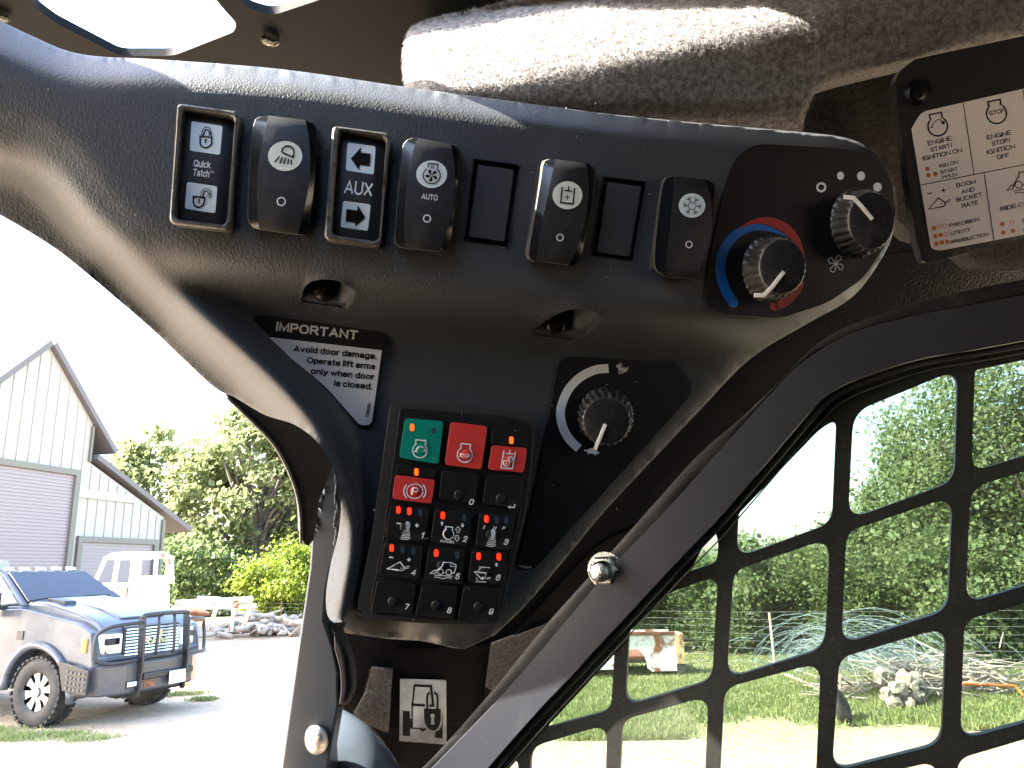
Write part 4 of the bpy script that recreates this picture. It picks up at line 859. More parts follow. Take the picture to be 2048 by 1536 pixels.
def fuzz(name, W, FF, count, L, m, parent, rw=.00011):
    tri = W[np.array(FF)]; A = np.linalg.norm(np.cross(tri[:, 1]-tri[:, 0], tri[:, 2]-tri[:, 0]), axis=1)
    N_ = np.cross(tri[:, 1]-tri[:, 0], tri[:, 2]-tri[:, 0]); N_ /= np.linalg.norm(N_, axis=1)[:, None]+1e-12
    k = np.random.choice(len(tri), count, p=A/A.sum()); u = np.random.rand(count, 2); fl = u.sum(1) > 1; u[fl] = 1-u[fl]
    p = tri[k, 0]+(tri[k, 1]-tri[k, 0])*u[:, :1]+(tri[k, 2]-tri[k, 0])*u[:, 1:]; n = N_[k]
    t = np.cross(n, np.random.randn(count, 3)); t /= np.linalg.norm(t, axis=1)[:, None]
    s = np.cross(n, t); ln = L*(.4+.9*np.random.rand(count, 1)); cu = np.random.randn(count, 1)*.5
    h = .0002+.0011*np.random.rand(count, 1)**2
    P0 = p-t*ln*.5; P1 = p-t*ln*.17+n*h+s*ln*cu*.2; P2 = p+t*ln*.17+n*h+s*ln*cu*.2; P3 = p+t*ln*.5+n*h*np.random.rand(count, 1)*1.6
    V = []
    for q in (P0, P1, P2, P3): V += [q+s*rw+n*rw*.4, q-s*rw]
    V = np.stack(V, 1).reshape(-1, 3)
    b = np.arange(count)*8
    Fq = np.concatenate([np.stack([b+2*i, b+2*i+2, b+2*i+3, b+2*i+1], 1) for i in range(3)])
    o = mesh(name, V, Fq.tolist(), m, parent, 180); o['kind'] = 'stuff'; return o
fuzz('felt_fibres', W, FF, 90000, .0042, M['fibre'], liner, .00006)
# rear side liner, lower and darker, behind the card
FR = [(1560, 120), (1700, 90), (2150, 0), (2150, 522), (2048, 533), (1960, 530), (1925, 500), (1830, 470), (1795, 440), (1790, 380), (1750, 300), (1560, 300)]
DRR = plane((1600, 300, .47), (2040, 100, .45), (1900, 600, .52))
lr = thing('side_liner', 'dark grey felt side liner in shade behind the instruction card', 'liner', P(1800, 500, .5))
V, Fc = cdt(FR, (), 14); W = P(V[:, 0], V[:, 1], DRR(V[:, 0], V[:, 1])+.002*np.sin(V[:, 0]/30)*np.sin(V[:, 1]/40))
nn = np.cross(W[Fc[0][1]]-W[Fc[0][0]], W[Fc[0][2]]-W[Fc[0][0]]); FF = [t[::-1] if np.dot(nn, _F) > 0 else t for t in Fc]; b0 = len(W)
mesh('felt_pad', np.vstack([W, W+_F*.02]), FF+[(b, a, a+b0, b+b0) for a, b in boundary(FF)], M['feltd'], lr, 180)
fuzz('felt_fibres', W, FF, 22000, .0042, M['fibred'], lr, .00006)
# clip hanging behind the panel, gloss pillar edge
# ---- structural corner pillar behind the panel
DC = plane((1000, 1390, .72), (1700, 650, .665), (700, 1400, .70))
pil = thing('corner_pillar', 'black steel corner pillar in deep shade behind the control panel', 'pillar', P(760, 1530, .62))
sheet('pillar_skin', [(640, 860), (900, 500), (1300, 300), (1700, 250), (2160, 250), (2160, 640), (1850, 700), (1600, 850), (1350, 1110), (1000, 1500), (920, 1620), (640, 1620), (655, 1300), (630, 1200), (628, 1000)], DC, M['dark'], .02, pil)
DC1 = lambda x, y: DC(x, y)-.012
# upper glossy rail over the door
sheet('gloss_rail', [(1050, 1150), (1360, 840), (1540, 610), (1700, 520), (1840, 500), (2160, 440), (2160, 620), (1930, 640), (1750, 690), (1560, 820), (1400, 980), (1150, 1235)], lambda x, y: DC(x, y)-.0008, M['glossdark'], .002, pil)
sheet('trim_fold', catmull([(790, 1300), (900, 1310), (990, 1300), (1060, 1240), (1130, 1160), (1200, 1090), (1260, 1060)], 3)+[(1340, 1010), (1200, 1170), (1090, 1290), (985, 1410), (960, 1440), (985, 1290)], lambda x, y: DC(x, y)-.004, M['dark'], .004, pil)
# felt strips on the pillar
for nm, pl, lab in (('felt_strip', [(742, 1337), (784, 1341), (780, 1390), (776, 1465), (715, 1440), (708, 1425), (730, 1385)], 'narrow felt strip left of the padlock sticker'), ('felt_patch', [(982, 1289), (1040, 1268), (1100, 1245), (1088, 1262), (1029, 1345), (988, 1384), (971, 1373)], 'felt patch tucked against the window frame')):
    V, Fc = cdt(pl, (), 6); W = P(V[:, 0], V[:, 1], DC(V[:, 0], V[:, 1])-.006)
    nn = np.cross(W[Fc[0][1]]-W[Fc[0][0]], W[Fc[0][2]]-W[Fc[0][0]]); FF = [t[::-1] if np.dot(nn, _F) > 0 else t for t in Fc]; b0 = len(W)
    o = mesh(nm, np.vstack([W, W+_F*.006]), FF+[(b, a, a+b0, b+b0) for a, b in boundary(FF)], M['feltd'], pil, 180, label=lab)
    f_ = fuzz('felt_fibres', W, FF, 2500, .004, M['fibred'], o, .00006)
# padlock sticker
ZP = Z(780, 1340, 9.6); DS = lambda x, y: DC(x, y)-.0022
st = thing('padlock_sticker', 'silver sticker with black vehicle and padlock pictogram, below the keypad', 'sticker', P(846, 1488, .6))
sheet('backing', rpoly(ZP((193, 180), (1080, 206), (1085, 1432), (180, 1365)), 2, 3), DS, M['plate'], .0012, st)
bk = [('f', ZP((247, 787), (383, 790), (385, 1270), (244, 1262))), ('f', ZP((385, 940), (440, 940), (440, 1110), (690, 1118), (708, 1145), (385, 1125))),
      ('f', ZP((455, 272), (808, 288), (810, 335), (485, 322), (440, 700), (438, 1100), (412, 1100), (410, 640), (425, 600))), ('f', ZP((440, 645), (672, 655), (670, 705), (440, 692))),
      ('f', ZP((765, 335), (808, 300), (855, 712), (757, 706), (760, 662), (805, 660))), ('s', catmull(ZP((715, 742), (715, 520), (732, 465), (765, 432)), 4), 4.2), ('s', catmull(ZP((845, 432), (885, 460), (912, 520), (910, 752)), 4), 4.2),
      ('f', ZP((653, 740), (978, 755), (972, 985), (950, 1060), (910, 1125), (860, 1160), (800, 1165), (740, 1130), (695, 1070), (665, 1000), (655, 930))), ('f', ZP((870, 1188), (930, 1165), (985, 1095), (1003, 1010), (1010, 830), (1016, 830), (1008, 1312), (866, 1302))), ('f', catmull(ZP((570, 1140), (590, 1165), (628, 1180), (665, 1165), (690, 1142)), 4))]
ink('pictogram', M['black'], st, DS, .0003, bk)
ink('keyhole', M['plate'], st, DS, .0006, [('c', 780+817/9.6, 1340+885/9.6, (4.3, 4.8)), ('f', ZP((800, 900), (835, 900), (855, 1050), (780, 1045)))])
# ---- front post, seal, trim, bolt, handle
DPO = plane((620, 900, .56), (600, 1500, .60), (700, 1300, .585))
post = thing('door_post', 'blue grey painted steel front post at the open doorway', 'post', P(600, 1530, .6))
PL = [(622, 1092), (619, 1136), (594, 1310), (563, 1531), (550, 1620), (660, 1620), (656, 1531), (676, 1410), (676, 1347), (665, 1294), (647, 1241), (651, 1189), (661, 1136), (700, 1040), (700, 900), (640, 860), (626, 980)]
sheet('post_face', PL, DPO, M['post'], .03, post, bev=.0015)
SEAL = catmull([(640, 1240), (652, 1250), (668, 1262), (684, 1285), (697, 1315), (705, 1350), (706, 1385), (699, 1405), (680, 1414)], 4)
SEALi = catmull([(676, 1412), (677, 1347), (667, 1296), (648, 1243)], 4)
sheet('rubber_seal', SEAL+SEALi, lambda x, y: DPO(x, y)+.004, M['seal'], .012, post, bev=.001)
s2 = catmull([(668, 1270), (682, 1300), (690, 1340), (692, 1380), (684, 1408)], 4); s2i = catmull([(677, 1410), (681, 1380), (679, 1340), (668, 1298)], 4)
sheet('seal_bead', s2+s2i, lambda x, y: DPO(x, y)-.001, M['frame'], .006, post, bev=.001)
# sealant smears
M['sealant'] = mat('clear_sealant', (.10, .12, .15), .1, coat=.5)
rs = random.Random(4); smv = []
for k in range(26):
    t_ = rs.random(); x = 657-34*t_+rs.gauss(0, 3); y = 905+165*t_+rs.gauss(0, 5)
    d0 = float(DPO(x, y)); c = P(x, y, d0-.001); L = .003+.006*rs.random(); dirn = np.array([-.15, 0, 1.])+np.array([rs.gauss(0, .25), 0, 0])
    dirn /= np.linalg.norm(dirn); smv.append(tube([c-dirn*L, c-dirn*L*.4+_R*rs.gauss(0, .0006), c+dirn*L*.4, c+dirn*L], [.0002, .0008+.0008*rs.random(), .0007, .0002], 6))
for k in range(14):
    x = 668+rs.gauss(0, 3)+(980-0)*0; y = 930+12*k; x = 676-(y-930)*.02-rs.random()*6; c = P(x, y, float(DPO(x, y))-.001); L = .002+.003*rs.random()
    smv.append(tube([c-_U*L, c, c+_U*L], [.0002, .0008, .0002], 6))
mesh('sealant', *join(*smv), M['sealant'], post, 180)
DTR = plane((500, 850, .50), (600, 1050, .53), (620, 900, .52))
TRI = catmull([(452, 793), (500, 838), (545, 885), (572, 930), (592, 980), (601, 1030), (603, 1080)], 5)+[(608, 1090), (618, 1093), (628, 1080), (640, 1000), (668, 930), (650, 860), (600, 800), (520, 740), (440, 720)]
tr = thing('door_trim', 'black plastic door opening trim curving down to the post', 'trim', P(600, 1090, .53))
sheet('trim_shell', TRI, DTR, M['rocker'], .02, tr, bev=.001)
V, Fq = tube(P(*np.array([(p[0]-.5, p[1]) for p in catmull([(455, 795), (500, 838), (545, 885), (572, 930), (592, 980), (601, 1030), (602, 1085)], 5)]).T, np.array([float(DTR(*p[:2]))-.001 for p in catmull([(455, 795), (500, 838), (545, 885), (572, 930), (592, 980), (601, 1030), (602, 1085)], 5)])), .0011, 6)
mesh('trim_edge', V, Fq, M['worn'], tr, 180)
bt = thing('dome_bolt', 'shiny domed bolt head on the front post, lower left', 'bolt', P(633, 1478, .59))
V = []; d0 = float(DPO(633, 1478)); n = 28
for f, h in ((1.0, 0), (.98, .0015), (.9, .004), (.72, .0065), (.45, .0082), (.2, .009)):
    V += [P(633+24.5*f*math.cos(a), 1478+32*f*math.sin(a), d0-h) for a in np.linspace(0, 2*math.pi, n, endpoint=False)]
Fq = [(i*n+k, i*n+(k+1) % n, (i+1)*n+(k+1) % n, (i+1)*n+k) for i in range(5) for k in range(n)]+[tuple(5*n+k for k in range(n))]
mesh('dome', V, Fq, M['chrome'], bt, 180)
hd = thing('grab_handle', 'glossy blue grey curved grab handle at the bottom behind the post', 'handle', P(740, 1530, .58))
path = [P(x, y, d) for x, y, d in catmull([(640, 1462, .665), (676, 1480, .66), (712, 1508, .655), (742, 1548, .65), (768, 1600, .65), (783, 1680, .655)], 6)]
V, Fq = tube(path, [.0235]*len(path), 32)
mesh('bar', V, Fq, M['handle'], hd, 180)
# ---- side window frame, glass and guard
DW = plane((1000, 1500, .66), (1950, 1400, .54), (1950, 800, .56))
E1 = catmull([(840, 1560), (868, 1531), (1000, 1394), (1100, 1278), (1223, 1133), (1349, 1001), (1400, 944), (1470, 866), (1542, 786), (1590, 735), (1653, 691), (1716, 659), (1843, 627), (1950, 607), (2060, 586), (2160, 566)], 5)
E2 = catmull([(960, 1560), (982, 1531), (1087, 1412), (1244, 1244), (1345, 1135), (1426, 1052), (1464, 1008), (1533, 928), (1622, 824), (1669, 782), (1748, 748), (1843, 719), (1938, 703), (2048, 683), (2160, 664)], 5)
E0 = catmull([(800, 1560), (850, 1531), (978, 1389), (1087, 1255), (1175, 1157), (1209, 1119), (1314, 1000), (1400, 906), (1480, 838), (1552, 769), (1640, 683), (1742, 634), (1859, 599), (1954, 577), (2060, 556), (2160, 536)], 5)
wf = thing('window_frame', 'satin grey steel side window frame with a rounded upper corner', 'window frame', P(1000, 1500, .64))
def band(name, A, B, prof, m, parent, n=90, smooth=60):
    """strip between two curves; prof = [(fraction across, height toward the viewer)]"""
    def res(l):
        l = np.array(l)[:, :2]; s = np.r_[0, np.cumsum(np.hypot(*np.diff(l, axis=0).T))]; u = np.linspace(0, s[-1], n)
        return np.stack([np.interp(u, s, l[:, 0]), np.interp(u, s, l[:, 1])], 1)
    a, b = res(A), res(B); V = []; Fq = []; q = len(prof)
    for k in range(n):
        for f, h in prof:
            p = a[k]+(b[k]-a[k])*f; V.append(P(p[0], p[1], float(DW(p[0], p[1]))-h))
    for k in range(n-1):
        for j in range(q-1): Fq.append((k*q+j, (k+1)*q+j, (k+1)*q+j+1, k*q+j+1))
        Fq.append((k*q+q-1, (k+1)*q+q-1, (k+1)*q, k*q))
    Fq += [tuple(range(q)), tuple((n-1)*q+j for j in range(q))[::-1]]
    return mesh(name, V, Fq, m, parent, smooth)
band('frame_tube', E1, E2, [(0, -.004), (0, .0148), (.022, .0163), (.978, .0163), (1, .0148), (1.0, -.004)], M['frame'], wf, smooth=25)
band('outer_flange', E0, E1, [(0, -.006), (0, .003), (.03, .005), (.5, .0055), (.97, .0045), (1.03, .003), (1.03, -.006)], M['frame2'], wf)
E3 = [(x+4, y+4) for x, y in E2]; E4 = [(x+19, y+19) for x, y in E2]
band('window_seal', E2, [(x+11, y+11) for x, y in E2], [(-.05, -.008), (-.05, .004), (.4, .0055), (.9, .004), (1, -.002), (1, -.008)], M['seal'], wf)
# clear pane
pane = [tuple(p) for p in [(x+6, y+6) for x, y in E2]]+[(2160, 1620), (960, 1620)]
wg = thing('window_pane', 'dusty tinted side window pane in front of the steel guard', 'window pane', P(1500, 1540, .6))
sheet('pane', pane, lambda x, y: DW(x, y)+.001, M['glass'], .005, wg, closed=True, smooth=None)
V, Fq = tube([P(x+20, y+20, float(DW(x+20, y+20))-.0003) for x, y in E2], .0006, 5)
mesh('pane_edge', V, Fq, M['worn'], wg, 180)
HO = [[(1950, 740, 6), (2180, 692, 6), (2180, 870, 20), (1943, 944, 34)],
      [(1707, 824, 40), (1916, 738, 42), (1909, 962, 34), (1696, 1040, 44)],
      [(1477, 1028, 6), (1640, 858, 20), (1673, 838, 22), (1664, 1046, 30), (1472, 1116, 40)],
      [(1693, 1064, 26), (1905, 992, 44), (1896, 1220, 34), (1683, 1289, 40)],
      [(1941, 976, 36), (2180, 902, 30), (2180, 1130, 20), (1931, 1208, 42)],
      [(1467, 1142, 26), (1660, 1076, 42), (1650, 1296, 36), (1453, 1358, 40)],
      [(1679, 1316, 26), (1893, 1253, 44), (1883, 1488, 36), (1664, 1543, 42)],
      [(1929, 1241, 26), (2180, 1168, 30), (2180, 1410, 20), (1920, 1480, 44)],
      [(1916, 1518, 26), (2180, 1440, 30), (2180, 1700, 20), (1905, 1720, 20)],
      [(1660, 1576, 26), (1876, 1520, 42), (1870, 1740, 20), (1650, 1740, 20)],
      [(1449, 1376, 30), (1642, 1324, 42), (1632, 1560, 20), (1625, 1740, 20), (1430, 1740, 20)],
      [(1380, 1143, 4), (1427, 1053, 8), (1437, 1085, 10), (1434, 1124, 14)],
      [(1258, 1264, 6), (1338, 1186, 16), (1436, 1151, 32), (1424, 1360, 28), (1250, 1412, 36)],
      [(1092, 1456, 5), (1222, 1316, 5), (1229, 1308, 5), (1222, 1420, 22)],
      [(1245, 1440, 26), (1417, 1392, 36), (1408, 1600, 20), (1405, 1740, 20), (1230, 1740, 20)],
      [(1062, 1494, 28), (1215, 1448, 36), (1210, 1600, 20), (1205, 1740, 20), (1050, 1740, 20)],
      [(985, 1575, 5), (1033, 1521, 5), (1037, 1530, 5), (1034, 1580, 5)]]
hol = [rpoly(h, 20, 7) for h in HO]
gd = thing('window_guard', 'black dusty steel window guard with diamond grid openings', 'window guard', P(1500, 1540, .62))
DG = lambda x, y: DW(x, y)+.016
gout = [(x-4, y-4) for x, y in E2]+[(2190, 640), (2190, 1760), (860, 1760)]
sheet('guard_plate', gout, DG, M['steelw'], .006, gd, holes=hol, smooth=30)
# edge light along the openings comes from their real thickness
# ---- stud and nut on the flange
sn = thing('hinge_stud', 'zinc plated stud with nut and washer beside the window frame', 'stud', P(1205, 1145, .62))
ax = P(1193, 1147, .585)-P(1222, 1134, .655); ax /= np.linalg.norm(ax); o0 = P(1211, 1139, .640)
mesh('washer', *tube([o0, o0+ax*.003], [.0150, .0150], 24), M['zinc'], sn, 40)
mesh('nut', *tube([o0+ax*.003, o0+ax*.0045, o0+ax*.014, o0+ax*.0155], [.0118, .0130, .0130, .0112], 6), M['zinc'], sn, 30)
pp = []; rr = []
for k in range(26): pp.append(o0+ax*(.0155+.0006*k)); rr.append(.0084 if k % 2 else .0074)
pp += [o0+ax*.0325]; rr += [.0068]
mesh('threaded_stud', *tube(pp, rr, 18), M['zinc'], sn, 180)
# ---- rest of the cab shell (behind and beside the camera), open to the front
sh = thing('cab_shell', 'dark steel cab body with a rear window, closed left side and a floor', 'cab', (.3, .1, .55))
A_, B_, C_, D_ = np.array([-.14, .80]), np.array([-.41, .12]), np.array([.42, -.50]), np.array([.92, .36])
def wallz(p, q, z0, z1, t=.03):
    d_ = (q-p)/np.linalg.norm(q-p); n_ = np.array([-d_[1], d_[0]])*t
    V = [(*(p), z0), (*(q), z0), (*(q+n_), z0), (*(p+n_), z0), (*(p), z1), (*(q), z1), (*(q+n_), z1), (*(p+n_), z1)]
    return V, [(0, 3, 2, 1), (4, 5, 6, 7), (0, 1, 5, 4), (1, 2, 6, 5), (2, 3, 7, 6), (3, 0, 4, 7)]
L_ = lambda p, q, t: p+(q-p)*t
mesh('left_wall', *wallz(C_, B_, .55, ROOFZ), M['dark'], sh)  # out of view, left without a window to cut warm light inside
mesh('rear_wall', *join(wallz(D_, C_, .55, 1.9), wallz(D_, L_(D_, C_, .35), 1.9, ROOFZ), wallz(L_(D_, C_, .65), C_, 1.9, ROOFZ), wallz(L_(D_, C_, .35), L_(D_, C_, .65), 2.08, ROOFZ)), M['dark'], sh)
mesh('front_light_block', *wallz(A_, B_, .55, 1.71), M['dark'], sh)  # unseen front wall, added to block light bounced off the ground
mesh('floor', *join(([(*A_, .55), (*B_, .55), (*C_, .55), (*D_, .55), (*A_, .52), (*B_, .52), (*C_, .52), (*D_, .52)], [(0, 1, 2, 3), (7, 6, 5, 4), (0, 4, 5, 1), (1, 5, 6, 2), (2, 6, 7, 3), (3, 7, 4, 0)])), M['floor'], sh)
pA = np.array([.02, .76]); mesh('right_wall', *wallz(D_, pA, .55, 1.68), M['dark'], sh)
pR = P(2185, 1000, float(DG(2185, 1000))); mesh('rear_pillar', *wallz(D_, L_(D_, pA, .28), 1.55, ROOFZ), M['dark'], sh)

# loose lint and scratches left on the plastic
M['lint'] = mat('pale_lint', (.45, .43, .40), .8)
rl = random.Random(21); ls = []
for k in range(46):
    x, y = (rl.uniform(60, 1350), rl.uniform(140, 560)) if k < 26 else (rl.uniform(1060, 1330), rl.uniform(760, 1060))
    if k >= 36: x = rl.uniform(720, 1050); y = rl.uniform(820, 1240)
    sf_ = (lambda a, b: hdepth_base(a, b)-.0004) if k < 36 else (lambda a, b: DK(a, b)-.0024)
    if k >= 26 and k < 36: sf_ = lambda a, b: DTH0(a, b)-.0004
    L = rl.uniform(2, 11) if k % 3 else rl.uniform(1.5, 3); a0 = rl.uniform(0, 6.28); cv = rl.gauss(0, .5); pts = []
    for q in range(6):
        a0 += cv*.25; x += L/5*math.cos(a0); y += L/5*math.sin(a0); pts.append(P(x, y, float(sf_(x, y))))
    ls.append(tube(pts, .00009 if k % 3 else .00022, 4))
tag(mesh('lint', *join(*ls), M['lint'], None, 180), kind='stuff')
# ================================================================== OUTSIDE
def leafmat(name, col, col2, tr=.35):
    m = bpy.data.materials.new(name); m.use_nodes = True; t = m.node_tree; N = t.nodes; L = t.links
    N.remove(N['Principled BSDF']); out = N['Material Output']
    co = N.new('ShaderNodeNewGeometry').outputs['Position']
    n = N.new('ShaderNodeTexNoise'); n.inputs['Scale'].default_value = 2.3; n.inputs['Detail'].default_value = 6; L.new(co, n.inputs['Vector'])
    r = N.new('ShaderNodeMapRange'); r.inputs[1].default_value = .35; r.inputs[2].default_value = .65; L.new(n.outputs[0], r.inputs[0])
    mx = N.new('ShaderNodeMix'); mx.data_type = 'RGBA'; mx.inputs[6].default_value = (*col, 1); mx.inputs[7].default_value = (*col2, 1); L.new(r.outputs[0], mx.inputs[0])
    d = N.new('ShaderNodeBsdfPrincipled'); d.inputs['Roughness'].default_value = .55; d.inputs['Specular IOR Level'].default_value = .35; L.new(mx.outputs[2], d.inputs['Base Color'])
    tl = N.new('ShaderNodeBsdfTranslucent'); L.new(mx.outputs[2], tl.inputs[0])
    ms = N.new('ShaderNodeMixShader'); ms.inputs[0].default_value = tr; L.new(d.outputs[0], ms.inputs[1]); L.new(tl.outputs[0], ms.inputs[2]); L.new(ms.outputs[0], out.inputs[0])
    return m
M['leafA'] = leafmat('oak_leaves', (.17, .20, .085), (.22, .245, .11), .5)
M['leafB'] = leafmat('woodland_leaves', (.095, .15, .055), (.16, .20, .08), .5)
M['leafC'] = leafmat('yellow_green_leaves', (.13, .19, .02), (.17, .21, .03), .45)
M['grass'] = leafmat('grass_blades', (.20, .25, .08), (.30, .32, .14), .45)
M['bark'] = mat('bark', (.13, .10, .08), .9, bump=('n', 9, .05), mottle=(4, (.06, .05, .04), .4, .6))
M['siding'] = mat('cream_siding', (.33, .305, .27), .6, bump=('n', 60, .004))
M['trimg'] = mat('sage_trim', (.125, .115, .09), .55)
M['roofm'] = mat('brown_grey_roof', (.11, .095, .095), .6, bump=('n', 20, .01))
M['rollup'] = mat('mauve_rollup_door', (.22, .18, .185), .45)
M['paint'] = mat('silver_blue_paint', (.085, .095, .115), .32, metal=.12, coat=.4, vary=(3, (.06, .068, .085), .4, .6))
M['tglass'] = mat('dark_truck_glass', (.003, .004, .012), .06, coat=0, spec=.4)
M['tblack'] = mat('truck_black_steel', (.016, .015, .016), .4, bump=('n', 30, .003))
M['bumperp'] = mat('grey_bumper_paint', (.05, .05, .06), .35, dust=(3, (.12, .09, .06), .4, .7))
M['tyre'] = mat('tyre_rubber', (.022, .02, .018), .75, dust=(5, (.09, .07, .055), .4, .75))
M['alu'] = mat('machined_wheel', (.34, .34, .36), .3, metal=.9)
M['lampw'] = mat('headlight_lens', (.75, .76, .76), .12, coat=1)
M['amber'] = mat('amber_lens', (.8, .28, .02), .2, coat=.8)
M['rustw'] = mat('rusty_white_paint', (.72, .70, .66), .6, mottle=(2.2, (.28, .10, .04), .56, .63), bump=('n', 10, .006))
M['rust'] = mat('rust', (.26, .10, .05), .85, mottle=(6, (.12, .05, .03), .4, .6), bump=('n', 20, .01))
M['stick'] = mat('dead_wood', (.34, .29, .24), .9)
M['sticky'] = mat('pale_wood', (.55, .46, .32), .85)
M['wire'] = mat('galvanised_wire', (.16, .17, .16), .6, metal=.1)
M['bwire'] = mat('bluish_wire', (.20, .26, .27), .6)
M['rock'] = mat('pale_rock', (.46, .41, .31), .9, bump=('n', 6, .05), mottle=(3, (.4, .34, .25), .45, .6))
# ---- ground
gm = mat('ground_gravel', (.34, .26, .18), .95, bump=('n', 5, .05)); M['ground'] = gm
t = gm.node_tree; N = t.nodes; L = t.links; b = N['Principled BSDF']; pos = N.new('ShaderNodeNewGeometry').outputs['Position']
sp = N.new('ShaderNodeSeparateXYZ'); L.new(pos, sp.inputs[0])
n1 = N.new('ShaderNodeTexNoise'); n1.inputs['Scale'].default_value = .55; n1.inputs['Detail'].default_value = 8; n1.inputs['Roughness'].default_value = .65; L.new(pos, n1.inputs['Vector'])
n2 = N.new('ShaderNodeTexNoise'); n2.inputs['Scale'].default_value = 7; n2.inputs['Detail'].default_value = 6; n2.inputs['Roughness'].default_value = .7; L.new(pos, n2.inputs['Vector'])
def math_(op, a, b_):
    m = N.new('ShaderNodeMath'); m.operation = op
    for k, v in ((0, a), (1, b_)):
        if isinstance(v, (int, float)): m.inputs[k].default_value = v
        else: L.new(v, m.inputs[k])
    return m.outputs[0]
def mr(v, a, c):
    r = N.new('ShaderNodeMapRange'); r.inputs[1].default_value = a; r.inputs[2].default_value = c; L.new(v, r.inputs[0]); return r.outputs[0]
# grassland: right-hand field beyond ~9 m, and a strip far left near the trees
yy = math_('ADD', sp.outputs[1], math_('MULTIPLY', n1.outputs[0], 3.0)); xx = sp.outputs[0]
gr = math_('MULTIPLY', mr(yy, 10.2, 11.4), mr(math_('ADD', xx, math_('MULTIPLY', n1.outputs[0], 2)), -.9, .4))
gr = math_('MAXIMUM', gr, mr(yy, 43, 46))
g2 = math_('MULTIPLY', gr, mr(n2.outputs[0], .30, .50))
def mixc(f, A, B):
    x = N.new('ShaderNodeMix'); x.data_type = 'RGBA'; L.new(f, x.inputs[0])
    for k, v in ((6, A), (7, B)):
        if isinstance(v, tuple): x.inputs[k].default_value = (*v, 1)
        else: L.new(v, x.inputs[k])
    return x.outputs[2]
gc = mixc(mr(n2.outputs[0], .35, .7), (.42, .315, .21), (.22, .165, .11)); gc = mixc(mr(n1.outputs[0], .45, .65), gc, (.44, .34, .235))
L.new(mixc(g2, gc, mixc(mr(n1.outputs[0], .4, .6), (.20, .23, .09), (.30, .29, .15))), b.inputs['Base Color'])
gx = np.concatenate([np.linspace(-400, -40, 10), np.linspace(-36, 36, 49), np.linspace(40, 400, 10)]); gy = np.concatenate([np.linspace(-200, -20, 6), np.linspace(-16, 64, 54), np.linspace(70, 900, 12)])
V = [(x, y, 0.04*math.sin(x*.5)*math.cos(y*.4) if 6 < y < 60 and abs(x) < 36 else 0) for y in gy for x in gx]
nx = len(gx); Fq = [(j*nx+i, j*nx+i+1, (j+1)*nx+i+1, (j+1)*nx+i) for j in range(len(gy)-1) for i in range(nx-1)]
o = mesh('ground', V, Fq, gm, None, 180); tag(o, kind='structure')
# ---- foliage
def crown_mesh(name, m, r, n, leaf, clumps, seed, squash=1.0, hollow=.45, low=0.0, spread=.16):
    rg = np.random.RandomState(seed)
    d = rg.randn(clumps, 3); d /= np.linalg.norm(d, axis=1)[:, None]
    c = d*(hollow+(1-hollow)*rg.rand(clumps, 1)**.5)*np.array([r[0], r[1], r[2]])*(.8+.35*rg.rand(clumps, 1))
    k = rg.randint(0, clumps, n); w_ = rg.rand(clumps)*.8+.6
    p = c[k]+rg.randn(n, 3)*np.array([r[0], r[1], r[2]*.7])*spread*w_[k][:, None]
    p[:, 2] = np.maximum(p[:, 2], -r[2]-low)
    a = rg.randn(n, 3)*.75+SUN_TO*1.1*np.sign(rg.rand(n, 1)-.12); a /= np.linalg.norm(a, axis=1)[:, None]; u = np.cross(a, rg.randn(n, 3)); u /= np.linalg.norm(u, axis=1)[:, None]; v = np.cross(a, u)
    s = leaf*(.35+1.3*rg.rand(n, 1)**1.6)*(.75+.5*(k[:, None] % 5)/4)
    V = np.stack([p-u*s*.5, p-v*s*.38+a*s*.08, p+u*s*.5, p+v*s*.38+a*s*.08], 1).reshape(-1, 3)
    b_ = np.arange(n)*4
    me = bpy.data.meshes.new(name); me.from_pydata(V.tolist(), [], np.stack([b_, b_+1, b_+2, b_+3], 1).tolist()); me.materials.append(m)
    return me, c
def branches(c, base, r0, n, rg, z0=0):
    parts = []
    fork = np.array([0, 0, z0])
    top = np.array([rg.uniform(-.2, .2), rg.uniform(-.2, .2), base*.62])
    parts.append(tube([np.array([0, 0, -.1]), top*.4+np.array([.08, 0, 0]), top, top+np.array([.1, 0, base*.35])], [r0*1.2, r0, r0*.8, r0*.3], 9))
    for i in range(n):
        q = c[rg.randint(len(c))]+np.array([0, 0, base]); f = rg.uniform(.45, 1.0); s = top*f
        mid = s*.5+q*.5+np.array([rg.uniform(-.3, .3), rg.uniform(-.3, .3), rg.uniform(-.1, .5)])*.5*r0*6
        parts.append(tube([s, s*.7+mid*.3, mid, q], [r0*.5, r0*.4, r0*.26, r0*.07], 6))
    return join(*parts)
def tree(name, label, loc, ch, r, n, leaf, m, seed, clumps=60, r0=.16, nb=14, group=None, trunk=True, **kw):
    t = thing(name, label, 'tree' if 'tree' in name else 'bush', loc, group)
    me, c = crown_mesh('crown', m, r, n, leaf, clumps, seed, **kw)
    o = bpy.data.objects.new('crown', me); COL.objects.link(o); o.parent = t; o.location = (0, 0, ch)
    if trunk:
        rg = np.random.RandomState(seed+5); V, Fq = branches(c, ch, r0, nb, rg)
        V = np.array(V)+np.array(loc); mesh('trunk', V, Fq, M['bark'], t, 180)
    return t
def gp(px, d):   # ground point seen toward column px at distance d
    lo, hi = 1150., 4000.
    for _ in range(40):
        m = (lo+hi)/2; g = G(px, m)
        if g[1] > d or g[1] < 0: lo = m
        else: hi = m
    return (float(g[0]), d, 0)
